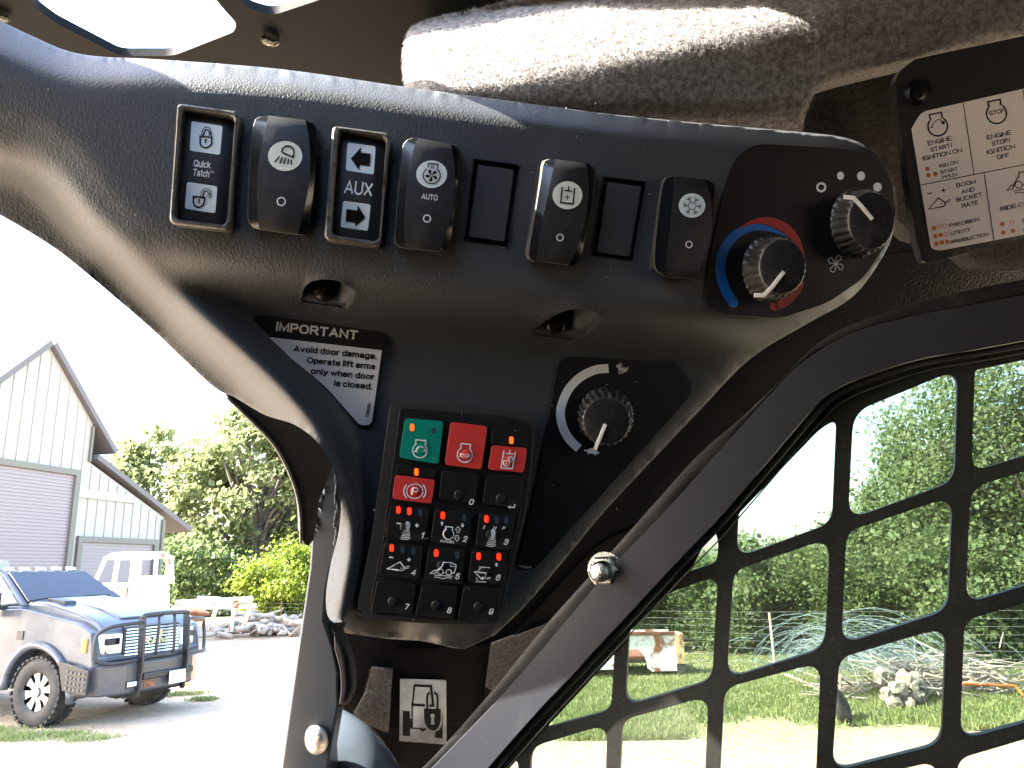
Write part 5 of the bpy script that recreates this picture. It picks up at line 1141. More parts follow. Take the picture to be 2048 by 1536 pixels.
# left oaks
tree('oak_tree', 'tall sunlit oak right of the barn, nearest the black door trim', gp(505, 44), 7.2, (5.2, 4.0, 5.0), 21000, .32, M['leafA'], 1, 150, .40, 40, 'sunlit oaks beyond the yard', spread=.085)
tree('oak_tree', 'sunlit oak standing just behind the barn eave', gp(300, 47), 6.4, (5.0, 4.0, 4.6), 18000, .32, M['leafA'], 2, 130, .36, 32, 'sunlit oaks beyond the yard', spread=.09)
tree('oak_tree', 'oak at the far left of the wood, mostly hidden by the doorway trim', gp(640, 50), 6.8, (5.0, 4.0, 4.6), 16000, .36, M['leafA'], 3, 90, .32, 18, 'sunlit oaks beyond the yard', spread=.14)
tree('leafy_bush', 'bright yellow green bush low beside the door post', gp(575, 38), 1.7, (2.4, 1.8, 1.7), 16000, .16, M['leafC'], 4, 60, trunk=False, spread=.2)
tree('leafy_bush', 'dark green bush under the oak right of the old truck cab', gp(400, 41), 1.9, (3.2, 1.8, 2.0), 14000, .2, M['leafB'], 5, 60, trunk=False, spread=.2)
tree('shade_tree', 'broad oak standing beyond the left edge, shading the pickup', (-12.6, 9.2, 0), 6.6, (2.6, 3.2, 1.8), 9000, .22, M['leafA'], 8, 50, .25, 14, spread=.16)
# right-hand wood
RT = [(2030, 16.5, 3.1, (2.1, 2.0, 3.2), 24000, 'tallest green tree at the right edge of the side window'),
      (1865, 17.5, 2.2, (1.15, 1.8, 2.3), 20000, 'green tree left of the tallest one, behind the brush pile'),
      (2150, 15.5, 3.4, (2.6, 2.0, 3.8), 16000, 'tree cut off by the right edge of the photo'),
      (1755, 19.5, 1.5, (1.35, 1.6, 1.6), 15000, 'low green tree behind the steel wire tangle'),
      (1590, 20.5, 1.05, (2.0, 1.6, 1.0), 15000, 'low leafy tree behind the thin fence post'),
      (1430, 21.5, 1.0, (2.3, 1.6, 1.1), 14000, 'low leafy tree behind the rusty truck bed'),
      (1290, 22.5, 1.25, (2.3, 1.6, 1.45), 12000, 'low leafy tree left of the rusty truck bed'),
      (1150, 23.5, 1.3, (2.4, 1.6, 1.5), 9000, 'low leafy tree mostly hidden by the window frame')]
for k, (px, d, ch, r, n, lab) in enumerate(RT):
    tree('woodland_tree', lab, gp(px, d), ch, r, int(n*1.7), .088 if d < 19 else .10, M['leafB'], 20+k, 90, .12, 12, 'green trees beyond the fence', spread=.17, hollow=.3)
UB = [(2010, 14.6, 'leafy bush below the tallest tree, behind the brush pile'), (1885, 15.2, 'leafy bush behind the pale rubble'), (1760, 16.0, 'leafy bush behind the wire tangle'), (1640, 17.0, 'leafy bush right of the thin fence post'),
      (1510, 17.6, 'leafy bush left of the thin fence post'), (1400, 18.0, 'leafy bush at the right end of the rusty truck bed'), (1290, 18.6, 'leafy bush behind the middle of the rusty truck bed')]
me_b, _ = crown_mesh('foliage', M['leafB'], (1.15, .8, 1.15), 15000, .085, 40, 77, spread=.22, hollow=.25)
for k, (px, d, lab) in enumerate(UB):
    t = thing('understorey_bush', lab, 'bush', gp(px, d), 'bushes along the fence')
    o = bpy.data.objects.new('foliage', me_b); COL.objects.link(o); o.parent = t; o.location = (0, 0, 1.0); o.rotation_euler = (0, 0, k*1.7); o.scale = (1, 1, .95+.2*math.sin(k*2.1))
# far wood mass closing the horizon
rg = np.random.RandomState(9); n = 36000
xa = rg.uniform(-70, 70, n); ya = 68+rg.randn(n)*2.5+np.abs(xa)*-.15; hz = 5.0+1.6*np.sin(xa*.35)+1.2*np.sin(xa*.9+1)
hz = np.where(xa > -2, 2.2+.5*np.sin(xa*.8), hz); za = rg.rand(n)**.8*hz
a = rg.randn(n, 3); a /= np.linalg.norm(a, axis=1)[:, None]; u = np.cross(a, rg.randn(n, 3)); u /= np.linalg.norm(u, axis=1)[:, None]; v = np.cross(a, u); s = .45*(.5+rg.rand(n, 1)); p = np.stack([xa, ya, za], 1)
V = np.stack([p-u*s, p-v*s, p+u*s, p+v*s], 1).reshape(-1, 3)
tag(mesh('far_woodland', V, np.arange(n*4).reshape(-1, 4).tolist(), M['leafA'], None), kind='stuff')
# ---- grass
def grass(name, n, fx, h, seed, m=None):
    rg = np.random.RandomState(seed); p = fx(rg, n); n = len(p); a = rg.rand(n)*6.283; d_ = np.stack([np.cos(a), np.sin(a), 0*a], 1); s = np.stack([-np.sin(a), np.cos(a), 0*a], 1)
    hh = h*(.4+rg.rand(n, 1)); b0 = np.c_[p, np.zeros(n)]; wd_ = .010+.006*rg.rand(n, 1)
    lean = d_*hh*rg.uniform(.1, .7, (n, 1))
    V = np.stack([b0-s*wd_, b0+s*wd_, b0+lean*.4+s*wd_*.7+np.array([0, 0, 1])*hh*.6, b0+lean+np.array([0, 0, 1])*hh, b0+lean*.4-s*wd_*.7+np.array([0, 0, 1])*hh*.6], 1).reshape(-1, 3)
    i = np.arange(n)*5; o = mesh(name, V, np.stack([i, i+1, i+2, i+3, i+4], 1).tolist(), m or M['grass'], None); tag(o, kind='stuff'); return o
def fright(rg, n):
    y = 9.3+rg.rand(n)**1.15*8; x = (rg.uniform(1080, 2200, n)-1024)/F*y*1.03
    k = (np.sin(x*1.3+y*.7)+np.sin(x*3.1-y*2.3)*.6+np.sin(y*4.1+x)*.4+rg.randn(n)*.5+(y-9.8)*1.2) > 0
    return np.stack([x, y], 1)[k]
def patch(cs, sd):
    def f(rg, n):
        k = rg.randint(0, len(cs), n); c = np.array([G(q[0], q[1])[:2] for q in cs]); r = np.array([q[2] for q in cs])
        return c[k]+rg.randn(n, 2)*r[k][:, None]*np.array([1, .55])
    return f
grass('field_grass', 90000, fright, .065, 31)
grass('grass_clumps', 3000, patch([(345, 1372, .16), (375, 1388, .14), (330, 1392, .14), (405, 1400, .10), (20, 1474, .26), (70, 1476, .22), (120, 1472, .20), (0, 1462, .2), (180, 1480, .16)], 0), .05, 33)
# ---- barn
KB = 1.6; B0 = np.array([-10.2*KB, 15*KB, 0]); BD = np.array([.23, .97, 0]); BD /= np.linalg.norm(BD); BN = np.array([BD[1], -BD[0], 0])  # BN toward viewer
DB = wplane(B0, BN)
def sz(px, py):
    p = P(px, py, float(DB(px, py))); return float(np.dot(p-B0, BD)), float(p[2])
def bq(s, z, o=0.0): return tuple(B0+BD*s+BN*o+np.array([0, 0, z]))
def slab(poly, o0, o1):   # prism of an (s,z) polygon between two offsets
    n = len(poly); return [bq(s, z, o1) for s, z in poly]+[bq(s, z, o0) for s, z in poly], [tuple(range(n)), tuple(range(2*n-1, n-1, -1))]+[(i, i+n, (i+1) % n+n, (i+1) % n) for i in range(n)]
barn = thing('barn', 'cream board and batten barn with mauve roll-up doors and sage trim', 'barn', bq(2, 0))
sA, zA = sz(98, 692); sR, _z = sz(187, 838); zR = sz(187, 848)[1]; slope = (zA-zR)/(sR-sA); sL = sA-(sR-sA)*2.6; zL = zA-slope*(sA-sL)
sS, zS = sz(328, 1035); sT, zT = sz(186, 925); shs = (zT-zS)/(sS-sT)
mesh('gable_wall', *slab([(sL, 0), (sR, 0), (sR, zR), (sA, zA), (sL, zL)], -12, 0), M['siding'], barn)
mesh('lean_to_wall', *slab([(sR, 0), (sS, 0), (sS, zS), (sR, zT)], -12, 0), M['siding'], barn)
ov = (sz(229, 862)[0]-sR)*.92
def roofslab(s0, z0, s1, z1, th=.2, front=.22):
    L_ = math.hypot(s1-s0, z1-z0); nx_, nz = -(z1-z0)/L_, (s1-s0)/L_
    if nz < 0: nx_, nz = -nx_, -nz
    return slab([(s0, z0), (s1, z1), (s1+nx_*th, z1+nz*th), (s0+nx_*th, z0+nz*th)], -12.5, front)
mesh('roof', *join(roofslab(sA-.02, zA+.02, sR+ov, zA+.02-slope*(sR+ov-sA)), roofslab(sA-.0, zA+.02, sL-.6, zL-.6*slope)), M['roofm'], barn)
mesh('lean_to_roof', *roofslab(sT-.05, zT+.12, sz(375, 1052)[0], zT+.12-shs*(sz(375, 1052)[0]-sT)), M['roofm'], barn)
bt_me = None
def zroof(s): return (zA-slope*abs(s-sA)) if s < sR else zT-shs*(s-sR)
dl0 = sz(150, 955); d1 = dict(s0=sL+.6, s1=sz(147, 955)[0], z=sz(140, 950)[1]); d2 = dict(s0=sz(160, 1090)[0], s1=sz(305, 1088)[0], z=sz(230, 1084)[1]-.05)
s = sL+.3
while s < sS:
    z0 = 0
    for d_ in (d1, d2):
        if d_['s0']-.1 < s < d_['s1']+.1: z0 = d_['z']+.2
    z1 = zroof(s)-.05
    if z1 > z0: mesh('batten', *slab([(s-.03, z0), (s+.03, z0), (s+.03, z1), (s-.03, z1)], 0.002, .035), M['siding'], barn)
    s += .46
zb = sz(230, 992)[1]; mesh('band_board', *slab([(sR-.35, zb-.2), (sR+(zT-zb)/shs-.1, zb-.2), (sR+(zT-zb)/shs-.4, zb+.12), (sR-.35, zb+.12)], .036, .07), M['siding'], barn)
mesh('corner_board', *slab([(sS-.14, 0), (sS+.02, 0), (sS+.02, zS-.1), (sS-.14, zS-.1)], .003, .09), M['trimg'], barn)
mesh('corner_board', *slab([(sR-.06, zT), (sR+.03, zT), (sR+.03, zR-.1), (sR-.06, zR-.1)], .003, .09), M['trimg'], barn)
for d_, lab in ((d1, 'large roll-up door at the left edge'), (d2, 'smaller roll-up door behind the old truck cab')):
    fr = mesh('door_frame', *join(slab([(d_['s1'], 0), (d_['s1']+.2, 0), (d_['s1']+.2, d_['z']+.2), (d_['s1'], d_['z']+.2)], .002, .12), slab([(d_['s0']-.2, 0), (d_['s0'], 0), (d_['s0'], d_['z']+.2), (d_['s0']-.2, d_['z']+.2)], .002, .12), slab([(d_['s0'], d_['z']), (d_['s1'], d_['z']), (d_['s1'], d_['z']+.2), (d_['s0'], d_['z']+.2)], .002, .12)), M['trimg'], barn)
    pr = []; z = 0
    while z < d_['z']: pr.append(slab([(d_['s0'], z), (d_['s1'], z), (d_['s1'], min(z+.075, d_['z'])), (d_['s0'], min(z+.075, d_['z']))], .002, .03)); z += .115
    o = mesh('door_curtain', *join(slab([(d_['s0'], 0), (d_['s1'], 0), (d_['s1'], d_['z']), (d_['s0'], d_['z'])], .001, .006), *pr), M['rollup'], barn, label=lab); o['kind'] = 'stuff'
# ---- pickup truck
fw = np.array([.94, -.342, 0]); lf = np.array([.342, .94, 0]); Wn = G(80, 1452)
TO = Wn+lf*.90-fw*0.0
TM = Matrix(((fw[0], lf[0], 0, TO[0]), (fw[1], lf[1], 0, TO[1]), (0, 0, 1, 0), (0, 0, 0, 1)))
tk = thing('pickup_truck', 'silver blue pickup truck with black grille guard, parked in the yard', 'truck', tuple(TO))
def tp(name, vf, m, parent=None, smooth=None, bv=0, label=None, seg=2):
    vf = ([(v[0], v[1], v[2]-.17*min(max((v[0]+.3)/1.1, 0), 1)) for v in vf[0]], vf[1])
    V, Fq = xf(vf, TM); o = mesh(name, V, Fq, m, parent or tk, smooth, label=label)
    if bv: bevel(o, bv, seg, 30)
    return o
def prism(poly, y0, y1, top=None):   # poly in (x,z), extruded in y ; top: taper function
    n = len(poly); V = [(x, y0, z) for x, z in poly]+[(x, y1, z) for x, z in poly]
    return V, [tuple(range(n))[::-1], tuple(range(n, 2*n))]+[(i, (i+1) % n, (i+1) % n+n, i+n) for i in range(n)]
arch = [(.60*math.cos(a), .47+.60*math.sin(a)) for a in np.linspace(math.radians(-5), math.radians(185), 18)]
side = [(.95, 1.0), (.95, .95), (.70, .62), (.60, .50)]+arch[1:-1]+[(-.62, .48), (-3.35, .52), (-3.35, 1.55), (-.5, 1.56), (.55, 1.50), (.88, 1.40)]
tp('body_side', prism(side, -1.0, -.80), M['paint'], smooth=30, bv=.035); tp('body_side', prism(side, .80, 1.0), M['paint'], smooth=30, bv=.035)
tp('wheel_housing', prism([(-.62, .62), (.62, .62), (.75, 1.25), (-.7, 1.25)], -.79, .79), M['tblack'])
for sgn in (-1, 1):   # fender flares
    fl = [(.64*math.cos(a), sgn*1.02, .47+.64*math.sin(a)) for a in np.linspace(math.radians(0), math.radians(180), 20)]
    tp('fender_flare', tube(fl, .055, 8), M['paint'], smooth=180)
hood = [(-.62, 1.0), (-.62, 1.66), (-.2, 1.655), (.45, 1.60), (.78, 1.53), (.93, 1.42), (.95, 1.0)]
tp('hood', prism(hood, -.84, .84), M['paint'], smooth=30, bv=.05, seg=3)
tp('hood_bulge', prism([(-.55, 1.60), (-.5, 1.70), (.4, 1.645), (.78, 1.56), (.7, 1.5)], -.42, .42), M['paint'], smooth=30, bv=.03)
tp('hood_vent', prism([(-.40, 1.66), (-.38, 1.70), (-.05, 1.69), (-.02, 1.64)], -.70, -.5), M['tblack'], bv=.01)
tp('cab_lower', prism([(-3.35, .6), (-.6, .6), (-.6, 1.60), (-3.35, 1.60)], -.95, .95), M['paint'], smooth=30, bv=.03)
gh = [(-.58, 1.60, .93), (-1.38, 2.10, .72), (-3.0, 2.14, .74), (-3.3, 1.60, .93)]
V = [(x, -w_, z) for x, z, w_ in gh]+[(x, w_, z) for x, z, w_ in gh]
tp('cab_top', (V, [(0, 1, 2, 3), (7, 6, 5, 4), (0, 4, 5, 1), (1, 5, 6, 2), (2, 6, 7, 3), (3, 7, 4, 0)]), M['paint'], smooth=30, bv=.05, seg=3)
wsx = lambda t_: (-.58-.80*t_+.025, 1.60+.50*t_+.03, .93-.21*t_)
a0, a1 = wsx(.06), wsx(.93)
tp('windshield', ([(a0[0], -a0[2]+.09, a0[1]), (a0[0], a0[2]-.09, a0[1]), (a1[0], a1[2]-.07, a1[1]), (a1[0], -a1[2]+.07, a1[1]), (a0[0]-.05, -a0[2]+.09, a0[1]-.03), (a0[0]-.05, a0[2]-.09, a0[1]-.03), (a1[0]-.05, a1[2]-.07, a1[1]-.03), (a1[0]-.05, -a1[2]+.07, a1[1]-.03)], [(0, 1, 2, 3), (7, 6, 5, 4), (0, 4, 5, 1), (1, 5, 6, 2), (2, 6, 7, 3), (3, 7, 4, 0)]), M['tglass'])
tp('wiper', tube([(-.56, -.3, 1.67), (-.60, .1, 1.70), (-.62, .6, 1.70)], .015, 6), M['tblack'])
tp('wiper', tube([(-.56, -.85, 1.67), (-.60, -.5, 1.70), (-.62, -.1, 1.69)], .015, 6), M['tblack'])
for x0, x1 in ((-.98, -2.0), (-2.1, -3.0)):
    f = lambda x, z: (x, -(.93-.21*(z-1.6)/.5)-.012, z)
    zt = 2.02; x0t = x0-.42 if x0 > -1.5 else x0
    V = [f(x0, 1.66), f(x1, 1.66), f(x1, zt), f(x0t, zt)]; V += [(a, b_+.03, c) for a, b_, c in V]
    tp('side_window', (V, [(0, 1, 2, 3), (7, 6, 5, 4), (0, 4, 5, 1), (1, 5, 6, 2), (2, 6, 7, 3), (3, 7, 4, 0)]), M['tglass'])
tp('side_mirror', join(box(-1.0, -.85, -1.28, -1.06, 1.45, 1.80), box(-.93, -.88, -1.08, -.9, 1.55, 1.62)), M['tblack'], bv=.02)
for yq in (-.55, -.28, 0, .28, .55):
    tp('roof_light', prism([(-1.52, 2.11), (-1.42, 2.12), (-1.46, 2.17), (-1.56, 2.17)], yq-.06, yq+.06), M['lampw'], bv=.012)
tp('roof_lamp', tube([(-1.5, -.62, 2.2), (-1.62, -.62, 2.2)], [.09, .07], 14), M['alu'])
# nose
tp('grille', prism([(.90, 1.02), (.965, 1.02), (.955, 1.44), (.90, 1.46)], -.52, .52), M['tblack'])
for k in range(9):
    z = 1.05+k*.043; tp('grille_bar', prism([(.95, z), (.99, z+.004), (.985, z+.022), (.95, z+.024)], -.50, .50), M['chrome'])
tp('grille_badge', tube([(.97, .12, 1.32), (1.0, .12, 1.32)], [.05, .04], 10), M['chrome'])
g_, f_, _e = glyphs('RAM', 1); gx0, gx1 = g_[:, 0].min(), g_[:, 0].max(); tv = [(1.0, .02-((p[0]-gx0)/(gx1-gx0)-.5)*-.44, 1.17+p[1]*.11) for p in g_]
tp('grille_lettering', (tv, f_), M['chrome'])
for sgn in (-1, 1):
    y0, y1 = sorted((sgn*.56, sgn*.965)); ycor = sgn*.965
    hl = tp('headlight', ([(.98, sgn*.55, 1.10), (.98, sgn*.55, 1.36), (.93, sgn*.86, 1.37), (.93, sgn*.86, 1.10), (.72, sgn*1.015, 1.34), (.74, sgn*1.015, 1.12), (.6, sgn*.5, 1.1), (.6, sgn*.5, 1.36)], [(0, 1, 2, 3), (3, 2, 4, 5), (1, 7, 4, 2), (0, 3, 5, 6), (6, 5, 4, 7), (0, 6, 7, 1)]), M['lampw'], bv=.02)
    tp('amber_corner', prism([(.74, 1.14), (.83, 1.14), (.84, 1.32), (.74, 1.32)], *sorted((sgn*.96, sgn*1.022))), M['amber'], parent=tk, bv=.01)
    tp('projector_lens', join(box(.93, .992, *sorted((sgn*.60, sgn*.82)), 1.22, 1.31)), M['tglass'], bv=.015)
tp('headlight_surround', prism([(.85, 1.0), (.965, 1.0), (.965, 1.08), (.85, 1.08)], -.98, .98), M['paint'], bv=.02)
# bumper
def bump(z0, z1, x1):
    pts = [(.70, -1.06), (1.02, -.90), (x1, -.62), (x1, .62), (1.02, .90), (.70, 1.06), (.60, 1.0), (.6, -1.0)]
    n = len(pts); V = [(x, y, z0) for x, y in pts]+[(x, y, z1) for x, y in pts]
    return V, [tuple(range(n))[::-1], tuple(range(n, 2*n))]+[(i, (i+1) % n, (i+1) % n+n, i+n) for i in range(n)]
tp('bumper', bump(.56, .96, 1.17), M['bumperp'], bv=.03)
tp('bumper_wing', prism([(.55, .62), (.98, .60), (.99, .92), (.62, .98), (.42, .98)], -1.085, -1.05), M['tblack'], bv=.01)
dv = [box(.60+.075*i, .64+.075*i, -1.095, -1.084, .66+.07*j, .69+.07*j) for i in range(5) for j in range(4)]
o = tp('tread_plate', join(*dv), M['bumperp']); o['kind'] = 'stuff'
fg = tp('fog_light', prism([(1.13, .64), (1.185, .64), (1.185, .73), (1.13, .73)], -.62, -.42), M['tblack']); tp('fog_lens', box(1.185, 1.192, -.60, -.44, .655, .715), M['lampw'], bv=.008)
tp('licence_plate', box(1.24, 1.25, .10, .42, .60, .78), M['white'], bv=.01)
tp('winch_tray', prism([(1.10, .70), (1.22, .72), (1.22, .80), (1.10, .82)], -.35, .60), M['tblack'], bv=.01)
for yq in (-.2, .45): tp('bumper_slot', box(1.17, 1.176, yq-.1, yq+.1, .60, .70), M['rust'])
# grille guard
X = 1.20
for sgn in (-1, 1):
    tp('guard_upright', prism([(X-.05, .50), (X+.03, .50), (X+.07, .9), (X+.05, 1.5), (X-.02, 1.62), (X-.08, 1.55), (X-.04, .95)], *sorted((sgn*.44, sgn*.41))), M['tblack'], bv=.008)
    hp_ = catmull([(X, sgn*.44, 1.50), (X-.02, sgn*.60, 1.50), (X-.1, sgn*.88, 1.47), (X-.2, sgn*1.0, 1.38), (X-.2, sgn*1.03, 1.2), (X-.17, sgn*1.0, 1.04), (X-.05, sgn*.86, .99), (X, sgn*.44, 1.0)], 5)
    tp('headlight_hoop', tube(hp_, .026, 10), M['tblack'], smooth=180)
    tp('guard_bar', tube([(X, sgn*.15, 1.0), (X+.02, sgn*.17, 1.1), (X+.02, sgn*.15, 1.45), (X, sgn*.15, 1.58)], .022, 8), M['tblack'], smooth=180)
tp('guard_top_tube', tube(catmull([(X, -.43, 1.40), (X, -.42, 1.54), (X, -.36, 1.60), (X, .36, 1.60), (X, .42, 1.54), (X, .43, 1.40)], 5), .032, 10), M['tblack'], smooth=180)
tp('guard_cross_tube', tube([(X, -.44, 1.02), (X, .44, 1.02)], .028, 10), M['tblack'], smooth=180)
tp('fender_badge', prism([(-.52, 1.14), (-.40, 1.14), (-.40, 1.26), (-.52, 1.26)], -1.012, -1.0), M['tblack'])
tp('axle_bar', tube([(.2, -.7, .42), (.2, .7, .42)], .05, 8), M['tblack'])
tp('skid_pan', prism([(.3, .52), (1.0, .50), (1.05, .6), (.3, .7)], -.6, .6), M['tblack'])
# wheel
def wheel(cx, cy, side_):
    w_ = thing('wheel', None, None, tuple(TM @ Vector((cx, cy, .45))));
    w_.parent = tk; w_.location = Vector(WL[w_.name])-Vector(WL[tk.name])
    R, Wd = .455, .15; prof = [(.25, -Wd*.8), (.30, -Wd*.98), (.40, -Wd), (.44, -Wd*.85), (R, -Wd*.5), (R, 0), (R, Wd*.5), (.44, Wd*.85), (.40, Wd), (.30, Wd*.98), (.25, Wd*.8)]
    n = 44; V = []; Fq = []
    for k in range(n):
        a = 2*math.pi*k/n
        for r_, y in prof: V.append((cx+r_*math.cos(a), cy+y, .455+r_*math.sin(a)))
    q = len(prof)
    for k in range(n):
        for j in range(q-1): Fq.append((k*q+j, ((k+1) % n)*q+j, ((k+1) % n)*q+j+1, k*q+j+1))
    lug = []
    for k in range(32):
        a = 2*math.pi*k/32
        for s_, off in ((-1, 0), (1, .5)):
            aa = a+off*2*math.pi/32; c_, s0 = math.cos(aa), math.sin(aa)
            bx = box(-.020, .028, *sorted((s_*.045, s_*.155)), -.0, .030)
            lug.append(([(cx+(R-.012+v[2])*c_-v[0]*s0*1.1-(abs(v[1])*.15*s0), cy+v[1], .455+(R-.012+v[2])*s0+v[0]*c_*1.1+abs(v[1])*.15*c_) for v in bx[0]], bx[1]))
    V2, F2 = xf(join((V, Fq), *lug), TM); mesh('tyre', V2, F2, M['tyre'], w_, 35)
    ys = cy+side_*Wd*.62
    rim = []; ring = [(cx+.275*math.cos(a), ys+side_*.02, .455+.275*math.sin(a)) for a in np.linspace(0, 2*math.pi, 36, endpoint=False)]
    rim.append(tube(ring, .018, 8, close=True)); rim.append(tube([(cx, ys-side_*.05, .455), (cx, ys+side_*.035, .455)], [.085, .06], 16))
    for k in range(8):
        a = 2*math.pi*k/8+.2; c_, s0 = math.cos(a), math.sin(a); pv = []
        for (r_, hw, yo) in ((.05, .038, .01), (.17, .042, .0), (.27, .075, .012)):
            pv += [(cx+r_*c_-hw*s0, ys+side_*yo, .455+r_*s0+hw*c_), (cx+r_*c_+hw*s0, ys+side_*yo, .455+r_*s0-hw*c_), (cx+r_*c_-hw*s0, ys+side_*(yo-.03), .455+r_*s0+hw*c_), (cx+r_*c_+hw*s0, ys+side_*(yo-.03), .455+r_*s0-hw*c_)]
        rim.append((pv, [(0, 1, 5, 4), (4, 5, 9, 8), (0, 4, 6, 2), (4, 8, 10, 6), (1, 3, 7, 5), (5, 7, 11, 9), (2, 6, 7, 3), (6, 10, 11, 7), (0, 2, 3, 1), (8, 9, 11, 10)]))
    V2, F2 = xf(join(*rim), TM); mesh('rim', V2, F2, M['alu'], w_, 35)
    V2, F2 = xf(tube([(cx, ys-side_*.09, .455), (cx, ys-side_*.06, .455)], [.27, .27], 24), TM); mesh('brake_disc', V2, F2, M['tblack'], w_)
wheel(0, -.90, -1); wheel(0, .90, 1); wheel(-3.75, -.90, -1); wheel(-3.75, .90, 1)
tp('cargo_bed', join(prism([(-5.2, .7), (-3.4, .7), (-3.4, 1.5), (-5.2, 1.5)], -.98, .98)), M['paint'], bv=.03)
# ---- old rusty cab on a trailer
def local(px, py, d, yaw):
    p = P(px, py, d); c_, s_ = math.cos(yaw), math.sin(yaw); return Matrix(((c_, -s_, 0, p[0]), (s_, c_, 0, p[1]), (0, 0, 1, 0), (0, 0, 0, 1)))
OM = local(268, 1160, 20.5, math.radians(-28))
oc = thing('old_truck_cab', 'stripped rusty white old truck cab with empty window openings', 'truck cab', tuple(OM @ Vector((0, 0, .95))))
def op_(name, vf, m, bv=0, smooth=30):
    V, Fq = xf(vf, OM); o = mesh(name, V, Fq, m, oc, smooth)
    if bv: bevel(o, bv, 3, 30)
    return o
zr = sz  # keep
def trap(x0, x1, y0, y1, z0, z1, ix_, iy): # tapered box
    V = [(x0, y0, z0), (x1, y0, z0), (x1, y1, z0), (x0, y1, z0), (x0+ix_, y0+iy, z1), (x1-ix_, y0+iy, z1), (x1-ix_, y1-iy, z1), (x0+ix_, y1-iy, z1)]
    return V, [(3, 2, 1, 0), (4, 5, 6, 7), (0, 1, 5, 4), (1, 2, 6, 5), (2, 3, 7, 6), (3, 0, 4, 7)]
op_('lower_body', trap(-1.05, .80, -.65, .65, .95, 1.88, .05, .02), M['rustw'], .12)
op_('cowl', trap(-1.25, -.70, -.60, .60, 1.0, 1.80, .12, .08), M['rustw'], .12)
op_('roof_shell', trap(-.62, .80, -.62, .62, 2.50, 2.68, .16, .12), M['rustw'], .09)
for (x0, y0, x1, y1, w_) in ((-.86, -.58, -.52, -.54, .05), (-.86, .58, -.52, .54, .05), (.05, -.62, .08, -.58, .06), (.76, -.60, .72, -.55, .08), (.76, .60, .72, .55, .08), (.05, .62, .08, .58, .06)):
    op_('window_pillar', tube([(x0, y0, 1.82), (x1, y1, 2.56)], [w_, w_*.9], 8), M['rustw'], 0, 180)
op_('rear_panel', join(box(.74, .80, -.58, .58, 1.85, 2.05), box(.74, .80, -.58, -.38, 2.05, 2.54), box(.74, .80, .38, .58, 2.05, 2.54)), M['rustw'], .02)
op_('door_opening_shade', box(.10, .70, -.68, -.655, 1.35, 1.80), M['rust'], .01)
tl = thing('flat_trailer', 'pale weathered trailer frame with cross beams behind the pickup', 'trailer', tuple(P(430, 1240, 23)*np.array([1, 1, 0])))
def seg(a, b, w_, d=None):
    return tube([a, b], [w_, w_], 4)
TP = lambda px, py, d=23.: P(px, py, d)
for nm, pts, w_ in (('side_beam', ((352, 1206), (505, 1199)), .09), ('side_beam', ((345, 1216), (512, 1212)), .07), ('leg', ((432, 1215), (418, 1262)), .06), ('leg', ((468, 1213), (462, 1262)), .06), ('leg', ((500, 1212), (488, 1250)), .06), ('cross_beam', ((395, 1195), (440, 1197)), .05)):
    mesh(nm, *seg(TP(*pts[0]), TP(*pts[1]), w_), M['rustw'], tl)
ax_ = thing('rusty_axle', 'rust brown axle and springs lying behind the grille guard', 'axle', tuple(TP(380, 1240, 21.5)))
mesh('axle_tube', *join(tube([TP(338, 1228, 21.5), TP(365, 1224, 21.5), TP(395, 1224, 21.5), TP(418, 1228, 21.5)], [.10, .12, .13, .05], 8), tube([TP(345, 1236, 21.3), TP(375, 1238, 21.3), TP(405, 1238, 21.3)], [.08, .1, .07], 8)), M['rust'], ax_, 60)
mesh('hub', *tube([TP(372, 1236, 21.0), TP(378, 1238, 20.9)], [.1, .1], 10), M['rustw'], ax_, 60)
# dead wood heap left
def sticks(name, centre, n, spread, L, m, seed, r=(.015, .05), flat=.5):
    rg = random.Random(seed); ps = []
    for k in range(n):
        c = np.array(centre)+np.array([rg.gauss(0, spread[0]), rg.gauss(0, spread[1]), abs(rg.gauss(0, spread[2]))+.03]); a = rg.random()*math.pi; l = L*(.3+rg.random()); e = rg.gauss(0, flat)*.35
        d_ = np.array([math.cos(a), math.sin(a)*.6, e]); R_ = rg.uniform(*r); b_ = np.array([rg.gauss(0, .08), 0, rg.gauss(0, .1)])*l
        p0, p1 = c-d_*l*.5, c+d_*l*.5; p0[2] = max(p0[2], .02); p1[2] = max(p1[2], .02)
        ps.append(tube([p0, (p0+p1)/2+b_, p1], [R_, R_*.8, R_*.4], 5))
    return mesh(name, *join(*ps), m, None, 180)
c = G(545, 1252)
c = np.array([*gp(545, 27)])
tag(sticks('firewood_heap', c, 130, (1.0, .6, .28), 1.0, M['stick'], 3, (.04, .12)), kind='stuff')
